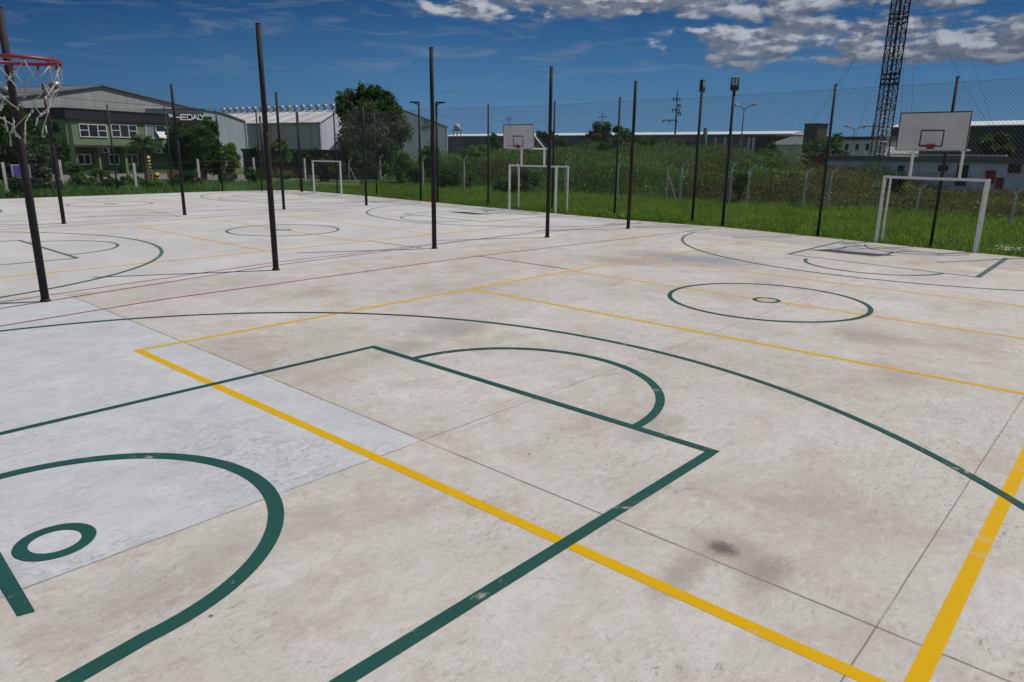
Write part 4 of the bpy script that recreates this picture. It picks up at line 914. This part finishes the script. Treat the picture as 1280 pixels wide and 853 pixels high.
# ------------------------------------------------------------------ foliage
def leaves(centers, radii, n, size, flat=1.0, droop=0.0, shell=.55):
    """small kite leaves spread through a set of uneven clumps"""
    centers = np.array(centers, float); radii = np.array(radii, float)
    if radii.ndim == 1: radii = np.stack([radii, radii, radii*flat], 1)
    w_ = radii.prod(1)**(2/3); w_ /= w_.sum(); idx = rng.choice(len(centers), n, p=w_)
    d = rng.normal(size=(n, 3)); d /= np.linalg.norm(d, axis=1, keepdims=True)
    rr = (shell+(1-shell)*rng.random((n, 1)))*(1+.16*rng.normal(size=(n, 1)))
    c = centers[idx]+d*rr*radii[idx]
    a = rng.normal(size=(n, 3))+d*.6; a[:, 2] += .4-droop; a /= np.linalg.norm(a, axis=1, keepdims=True)
    b = np.cross(a, rng.normal(size=(n, 3))); b /= np.linalg.norm(b, axis=1, keepdims=True)
    s = size*(.55+.9*rng.random((n, 1)))
    return np.stack([c-a*s*.5, c+b*s*.28, c+a*s*.5, c-b*s*.28], 1)
def clumps(c, R3, n, rmin, rmax):
    out = []; rad = []
    for _ in range(n):
        d = rng.normal(size=3); d /= np.linalg.norm(d); q = rng.random()**.45*(.82+.36*rng.random())
        out.append(np.array(c)+d*q*np.array(R3)); rad.append(rmin+(rmax-rmin)*rng.random())
    return out, rad
def tree(u, vbase, dist, u0, u1, vt, vb, label, mat='leaf_dark', n=5000, size=.3, name='leafy_tree', group=None, trunk=True, nc=26, depthf=.8, cat='tree', rel=(.20, .40), cat2=None, shell=.5, spikes=None):
    """crown fills the sighted box u0..u1, vt..vb at that distance"""
    b = W(u, vbase, dist)[:2]; c0 = W((u0+u1)/2, (vt+vb)/2, dist); L = W(u0, (vt+vb)/2, dist); Rr = W(u1, (vt+vb)/2, dist); rx = np.linalg.norm(L[:2]-Rr[:2])/2
    zt = W((u0+u1)/2, vt, dist)[2]; zb = max(W((u0+u1)/2, vb, dist)[2], .0); rz = max((zt-zb)/2, .4); cz = (zt+zb)/2
    root = empty(name, (*b, GZ), label, cat, group)
    cs, rs = clumps((c0[0], c0[1], cz), (rx*.86, rx*depthf*.86, rz*.86), nc, min(rx, rz)*rel[0], min(rx, rz)*rel[1])
    if spikes:
        cs, rs = [], []
        for (su, sv_, sr) in spikes:
            for q in range(3):
                p_ = W(su+rng.normal()*2, sv_+rng.normal()*1.5, dist+rng.normal()*rx*.35); cs.append(p_); r_ = sr*dist/F0*1.1; rs.append((r_*.85, r_*.85, r_*1.15))
    V = leaves(cs, rs, n, size, shell=shell); quadmesh('crown' if trunk else 'foliage', V, mat, root)
    m = MB(); ht = max(cz-rz*.2, .8)
    if trunk:
        m.tube([(*b, GZ), (b[0]+.1, b[1], ht*.5), (c0[0], c0[1], ht)], [rx*.10+.06, rx*.07+.05, rx*.04+.03], 8)
        for q in cs[:9]: m.tube([(c0[0]*.6+b[0]*.4, c0[1]*.6+b[1]*.4, ht*.75), tuple((np.array([c0[0], c0[1], ht])+q)/2+rng.normal(0, .15, 3)), tuple(q)], [rx*.035+.03, rx*.022+.02, .015], 5)
        m.build('trunk', 'bark', root)
    else:
        for q in cs[:8]: m.tube([(*b, GZ), tuple(q)], [.04, .015], 5)
        m.build('stem', 'bark', root)
    return root
T = 'trees round the courts'
tree(470, 222, 78, 408, 506, 102, 172, 'big tree with a dark green top beside the white ribbed shed', 'leaf_dark', 16000, .25, group=T, shell=.3, spikes=[(423,131,4),(430,122,6),(437,118,5),(441,128,8),(428,138,7),(452,112,5),(455,120,8),(462,114,6),(466,125,9),(474,114,5),(478,122,7),(484,118,4),(488,128,7),(495,134,5),(500,140,5),(448,136,10),(460,140,11),(475,138,11),(488,144,9),(435,146,9),(455,155,12),(480,156,12)])
tree(466, 222, 74, 416, 524, 132, 220, 'broad grey green tree in front of the big dark tree', 'leaf_olive', 20000, .24, group=T, nc=60, rel=(.2, .34))
tree(503, 222, 82, 490, 506, 128, 170, 'slim dark treetop at the right shoulder of the big tree', 'leaf_dark', 700, .3, group=T, nc=8)
tree(232, 222, 70, 204, 266, 155, 220, 'bushy dark tree beneath the lettering of the green building', 'leaf_dark', 11000, .28, group=T, nc=34)
tree(255, 222, 68, 226, 296, 158, 224, 'bushy mid green tree right of the green building', 'leaf_dark', 11000, .28, group=T, nc=34)
tree(287, 222, 66, 270, 305, 172, 222, 'yellowish green tree at the right end of the bushy row', 'leaf_bright', 3500, .26, group=T, nc=20)
tree(268, 215, 95, 256, 280, 143, 170, 'small treetop above the right end of the dark fascia', 'leaf_mid', 700, .35, group=T, nc=8)
tree(22, 235, 52, -30, 64, 120, 238, 'dark dense tree at the left edge behind the net', 'leaf_dark', 20000, .22, group=T, nc=50, depthf=.5)
tree(48, 236, 50, 18, 66, 172, 238, 'flowering shrub beside the left edge tree', 'leaf_olive', 5000, .18, group=T, nc=30)
tree(75, 216, 80, 60, 92, 150, 222, 'dark creeper covered tree against the corner of the green building', 'leaf_dark', 5000, .24, group=T, nc=30, depthf=.4)
tree(345, 222, 80, 310, 372, 172, 210, 'loose green tree in front of the vented shed', 'leaf_mid', 2600, .3, group=T, nc=18)
tree(385, 222, 84, 340, 415, 184, 205, 'low dark tree band below the vented shed', 'leaf_dark', 2500, .3, group=T, nc=18)
tree(748, 205, 120, 728, 770, 150, 190, 'distant round tree clump right of the middle pole', 'leaf_olive', 2500, .5, group=T, nc=14)
tree(768, 205, 118, 760, 782, 149, 185, 'distant ragged treetop beside the round clump', 'leaf_dark', 900, .5, group=T, nc=7)
tree(790, 215, 72, 738, 842, 163, 212, 'wide dark green bush tree in front of the long building', 'leaf_dark', 8000, .30, group=T, nc=36)
tree(1022, 222, 76, 985, 1066, 165, 222, 'dark trees beneath the small block tower', 'leaf_dark', 7000, .3, group=T, nc=34)
tree(958, 215, 80, 940, 985, 178, 222, 'dark shrub tree between the pillars and the pale house', 'leaf_dark', 3000, .3, group=T, nc=18)
tree(1243, 235, 62, 1212, 1274, 165, 198, 'dark rounded tree before the large green hall', 'leaf_dark', 4500, .26, group=T, nc=24)
tree(620, 205, 160, 604, 630, 158, 190, 'far treetop left of the middle backboard', 'leaf_dark', 700, .6, group=T, nc=7)
tree(676, 205, 150, 662, 712, 159, 192, 'far treeline right of the middle backboard', 'leaf_dark', 1200, .6, group=T, nc=12)
# palm
b = W(184, 222, 64)[:2]; root = empty('small_palm', (*b, GZ), 'small palm in front of the open window of the green building', 'palm', T)
h = HZ(b, 178); m = MB(); m.tube([(*b, GZ), (*b, h*.6), (*b, h)], [.22, .16, .15], 8); m.build('trunk', 'bark', root)
V = []
for k in range(46):
    a = rng.random()*6.28; e0 = rng.random()*1.6-.3; L = 1.1+.5*rng.random(); d = np.array([math.cos(a), math.sin(a), 0]); p = np.array([b[0], b[1], h])
    for j in range(10):
        s = j/10; c_ = p+d*L*s*math.cos(e0)+np.array([0, 0, L*(s*math.sin(e0)-.55*s*s)]); side = np.cross(d, [0, 0, 1]); 
        for sg in (-1, 1): tip = c_+side*sg*.42*(1-s*.5)+d*.18-np.array([0, 0, .2]); V.append([c_, c_+d*.05, tip, tip-d*.03])
quadmesh('crown', np.array(V), 'leaf_dark', root)

def shrub_row(specs, group):
    for (u, v, dist, u0, u1, vt, vb, lab, mat, n, size) in specs:
        tree(u, v, dist, u0, u1, vt, vb, lab, mat, n, size, name='wild_shrub', group=group, trunk=False, nc=22, cat='shrub', depthf=.6, rel=(.25, .5), shell=.25)
shrub_row([
 (105, 236, 53, 82, 124, 217, 241, 'low shrub right of the flowering shrub by the court edge', 'leaf_mid', 2200, .16),
 (92, 222, 60, 78, 106, 202, 226, 'spiky shrub at the corner of the green building', 'leaf_mid', 1800, .2),
 (140, 236, 52, 120, 158, 222, 240, 'low shrub beside the second concrete post', 'leaf_dark', 1800, .15),
 (190, 236, 52, 172, 206, 224, 240, 'small shrub below the striped poles', 'leaf_mid', 1800, .15),
 (240, 230, 56, 206, 268, 214, 234, 'shrub row foot under the bushy trees', 'leaf_dark', 2600, .18),
 (350, 228, 64, 330, 380, 212, 230, 'low bright shrub before the brick wall', 'leaf_bright', 1800, .18),
 (410, 226, 66, 384, 436, 194, 228, 'green shrub behind the farthest goal', 'leaf_dark', 3500, .22),
 (455, 224, 66, 434, 478, 188, 226, 'dark brown shrub under the grey green tree', 'leaf_dark', 2600, .22),
 (505, 232, 58, 474, 540, 192, 236, 'leafy shrub right of the big tree foot', 'leaf_mid', 4200, .2),
 (540, 232, 60, 515, 566, 182, 226, 'tall shrub behind the arm lamps', 'leaf_mid', 3800, .2),
 (590, 232, 62, 560, 632, 178, 218, 'pale leaved shrub left of the middle backboard', 'leaf_mid', 5200, .2),
 (660, 232, 60, 622, 700, 180, 222, 'pale leaved shrub below the middle backboard', 'leaf_mid', 5600, .2),
 (545, 236, 52, 530, 600, 208, 240, 'dark low shrub left of the middle goal', 'leaf_dark', 4000, .16),
 (640, 238, 48, 592, 690, 210, 246, 'dark low shrub behind the middle goal', 'leaf_dark', 5000, .16),
 (725, 236, 56, 690, 765, 190, 236, 'green weeds right of the middle goal', 'leaf_mid', 4200, .18),
 (800, 240, 50, 760, 842, 200, 242, 'dense green shrub below the wide bush', 'weed_green', 5200, .17),
 (28, 244, 47, 6, 52, 222, 246, 'low dark shrub under the left edge tree', 'leaf_dark', 2400, .15),
 (62, 242, 49, 46, 84, 220, 243, 'low shrub between the flowering shrub and the court edge', 'leaf_olive', 2400, .15),
 (160, 234, 55, 148, 180, 217, 238, 'sprawling shrub left of the second concrete post, below the windows', 'leaf_mid', 2000, .16),
 (216, 232, 55, 200, 232, 219, 237, 'sprawling shrub right of the striped bollard', 'leaf_mid', 2000, .16),
 (280, 230, 58, 262, 300, 214, 233, 'dark shrub at the foot of the yellowish green tree', 'leaf_dark', 2200, .17),
 (318, 230, 60, 300, 336, 212, 232, 'dark shrub at the left end of the brick wall', 'leaf_dark', 2000, .17),
 (118, 222, 66, 104, 140, 207, 224, 'small round shrub before the lower windows of the green building', 'leaf_mid', 1600, .18),
 (924, 250, 42, 907, 941, 207, 245, 'low green shrub right of the boxed floodlights', 'leaf_mid', 2600, .16),
 (962, 250, 48, 946, 978, 203, 241, 'dark green shrub amid the dry weeds below the pale house', 'leaf_dark', 2600, .16),
 (990, 250, 46, 976, 1004, 212, 250, 'dry brown shrub in front of the red container', 'weed', 2600, .16),
 (1120, 250, 46, 1102, 1138, 214, 252, 'dark green shrub at the foot of the lattice mast', 'leaf_dark', 2600, .16),
], 'wild shrubs beyond the grass')

# grass and weeds: nobody could count them
def blades(x, y, h, wd, z=GZ, lean=.5):
    n = len(x); a = rng.random(n)*2*math.pi; t = np.stack([np.cos(a), np.sin(a), np.zeros(n)], 1); b = np.stack([x, y, np.full(n, z)], 1)
    ln = rng.normal(size=(n, 3))*h[:, None]*lean; ln[:, 2] = 0
    tip = b+ln; tip[:, 2] = z+h; return np.stack([b-t*wd[:, None], b+t*wd[:, None], tip], 1)
ex = np.array([q[0] for q in [(10.0, -16), (10.7, -8)]+edge]); ey = np.array([q[1] for q in [(10.0, -16), (10.7, -8)]+edge])
def edge_x(y): return np.interp(y, ey, ex)
n = 90000; y = -12+rng.random(n)*52; d = rng.random(n)**1.25*15; x = edge_x(y)+.05+d
hh = .10+.16*rng.random(n)+.14*(np.sin(x*1.3+y*.7)*np.sin(y*.9)+1)*np.clip(d/3, .15, 1); hh[d < .35] *= .5
tag(quadmesh('grass', blades(x, y, hh, .014+.016*rng.random(n)), 'grass', k=3), 'bright green grass growing between the court slab and the perimeter fence', 'grass', kind='stuff')
n = 110000; y = -12+rng.random(n)*52; d = rng.random(n)**1.15*15.5; x = edge_x(y)+.12+d
cl = np.sin(x*2.1+y*1.1)*np.sin(y*1.7-x*.8)+.6*np.sin(x*5+y*3)*np.sin(y*4.3); z = GZ+.03+(.10+.11*np.clip(cl+.6, 0, 1.6))*np.clip(d/1.2, .2, 1)*rng.random(n)
c_ = np.stack([x, y, z], 1); a = rng.normal(size=(n, 3)); a[:, 2] = .5*np.abs(a[:, 2]); a /= np.linalg.norm(a, axis=1, keepdims=True); b = np.cross(a, rng.normal(size=(n, 3))); b /= np.linalg.norm(b, axis=1, keepdims=True); s_ = .075*(.5+rng.random((n, 1)))
tag(quadmesh('ground_cover', np.stack([c_-a*s_*.5, c_+b*s_*.3, c_+a*s_*.5, c_-b*s_*.3], 1), 'grass'), 'leafy low clover and weeds mixed into the bright grass', 'ground cover', kind='stuff')
n = 40000; u_ = -10+rng.random(n)*400; vv = 229+rng.random(n)*18; xs = []; 
Pg = np.array([G(a, c_) for a, c_ in zip(u_, vv)]); ok = ((Pg[:, 1] > 38.95+.06*np.clip(Pg[:, 0], 0, 12)*.6) | (Pg[:, 0] > 14.2)) & (Pg[:, 1] < 52); Pg = Pg[ok]; n = len(Pg)
tag(quadmesh('grass', blades(Pg[:, 0], Pg[:, 1], .15+.45*rng.random(n)**2, .02+.02*rng.random(n)), 'weed_green', k=3), 'rough grass strip along the court edge before the green building', 'grass', kind='stuff')
# overgrown land beyond the perimeter posts: a hummocky mass, green at the left, dry and brown at the right
def hummock(x, y):
    r_ = np.clip((x-24.4)/3.0, .15, 1); L_ = np.clip((y-15)/8.0, 0, 1)
    base_ = (1.35+.026*(x-24))*(1-.52*np.clip((10-y)/6.0, 0, 1))+L_*(.6+.026*(x-24)); wv_ = .32*np.sin(x*.55+y*.31)+.28*np.sin(y*.62+x*.17+1.3)+.18*np.sin(x*1.3-y*.9)+.12*np.sin(y*2.1)
    return np.maximum(base_*r_*(1+.42*wv_), .25)
def mass(name, n, cond, mat, size, label, lo=.45):
    y = -16+rng.random(n)*60; x = 24.7+rng.random(n)**1.5*28+np.where(y > 28, (y-28)*-.12, 0); k = cond(x, y); x, y = x[k], y[k]; n = len(x)
    z = GZ+hummock(x, y)*(1-(1-lo)*rng.random(n)**1.6); c = np.stack([x, y, z], 1)
    a = rng.normal(size=(n, 3)); a[:, 2] += .8; a /= np.linalg.norm(a, axis=1, keepdims=True); b = np.cross(a, rng.normal(size=(n, 3))); b /= np.linalg.norm(b, axis=1, keepdims=True)
    s_ = size*(.5+rng.random((n, 1))); tag(quadmesh(name, np.stack([c-a*s_*.5, c+b*s_*.24, c+a*s_*.5, c-b*s_*.24], 1), mat), label, 'undergrowth', kind='stuff')
nn_ = lambda x, y: np.sin(x*.7+y*.4)+np.sin(y*.83-x*.3)*.8
mass('undergrowth', 150000, lambda x, y: (y+6*nn_(x, y) > 15), 'weed_green', .17, 'tangled green undergrowth behind the middle and left goals', .15)
mass('dry_undergrowth', 130000, lambda x, y: (y+6*nn_(x, y) <= 17), 'weed', .15, 'dry brownish undergrowth behind the right part of the fence', .1)
n = 60000; y = -14+rng.random(n)*54; x = 24.8+rng.random(n)**1.5*24
tag(quadmesh('weeds', blades(x, y, hummock(x, y)*(.75+.5*rng.random(n)), .02+.02*rng.random(n), lean=.12), 'weed', k=3), 'tall stalks sticking up through the undergrowth', 'weeds', kind='stuff')
cs = []
for _ in range(60):
    x_, y_ = 27+rng.random()*14, 19+rng.random()*20; cs.append((x_, y_, float(hummock(np.array(x_), np.array(y_)))-.25))
tag(quadmesh('blossom', leaves(cs, [.8]*60, 1300, .09, .5, shell=.7), 'flower'), 'pale blossoms scattered through the green shrubs', 'blossom', kind='stuff')
# distant treeline towards the horizon
cs = []; rs = []
for k in range(170):
    az_ = R(2+k*.47+rng.random()*.4); dd_ = 330+rng.random()*120; r_ = 4+4*rng.random(); cs.append((CAM[0]+dd_*math.cos(az_), CAM[1]+dd_*math.sin(az_), r_*.5+1)); rs.append(r_)
tag(quadmesh('distant_woodland', leaves(cs, rs, 14000, 2.2, .7), 'leaf_dark'), 'thin dark line of far trees along the horizon', 'woodland', kind='stuff')

# ------------------------------------------------------------------ loose things at the grass edge
def rock(u, v, s, label, flat=.35):
    x, y = G(u, v, GZ); n, k = 10, 5; m = MB(); vs = []; sx = 1+.5*rng.random()
    for j in range(k+1):
        for i in range(n):
            ph = math.pi*j/k; th = 2*math.pi*i/n; r_ = s*(1+.22*rng.normal()); vs.append((x+r_*sx*math.sin(ph)*math.cos(th), y+r_*math.sin(ph)*math.sin(th), GZ+.02+abs(flat*r_*(1-math.cos(ph)))*.8))
    fs = [(j*n+i, j*n+(i+1) % n, (j+1)*n+(i+1) % n, (j+1)*n+i) for j in range(k) for i in range(n)]
    m.add(vs, fs); tag(m.build('rubble_piece', 'rubble', smooth=False), label, 'rubble', 'pale rubble lying in the grass')
rock(1262, 315, .55, 'largest pale rubble patch in the grass at the right edge', .12)
rock(1250, 311, .2, 'small rubble piece just left of the largest patch')
rock(770, 249, .3, 'pale rubble piece at the foot of the concrete post behind the fence')
rock(757, 271, .14, 'pale rubble piece at the slab edge left of the fence post')
rock(776, 273, .18, 'pale rubble piece at the slab edge right of the fence post')
rock(741, 270, .1, 'smallest rubble piece at the slab edge near the middle')
rock(972, 289, .1, 'lone small rubble piece at the slab edge left of the right goal')
rock(718, 256, .09, 'small rubble piece in the grass right of the middle goal')
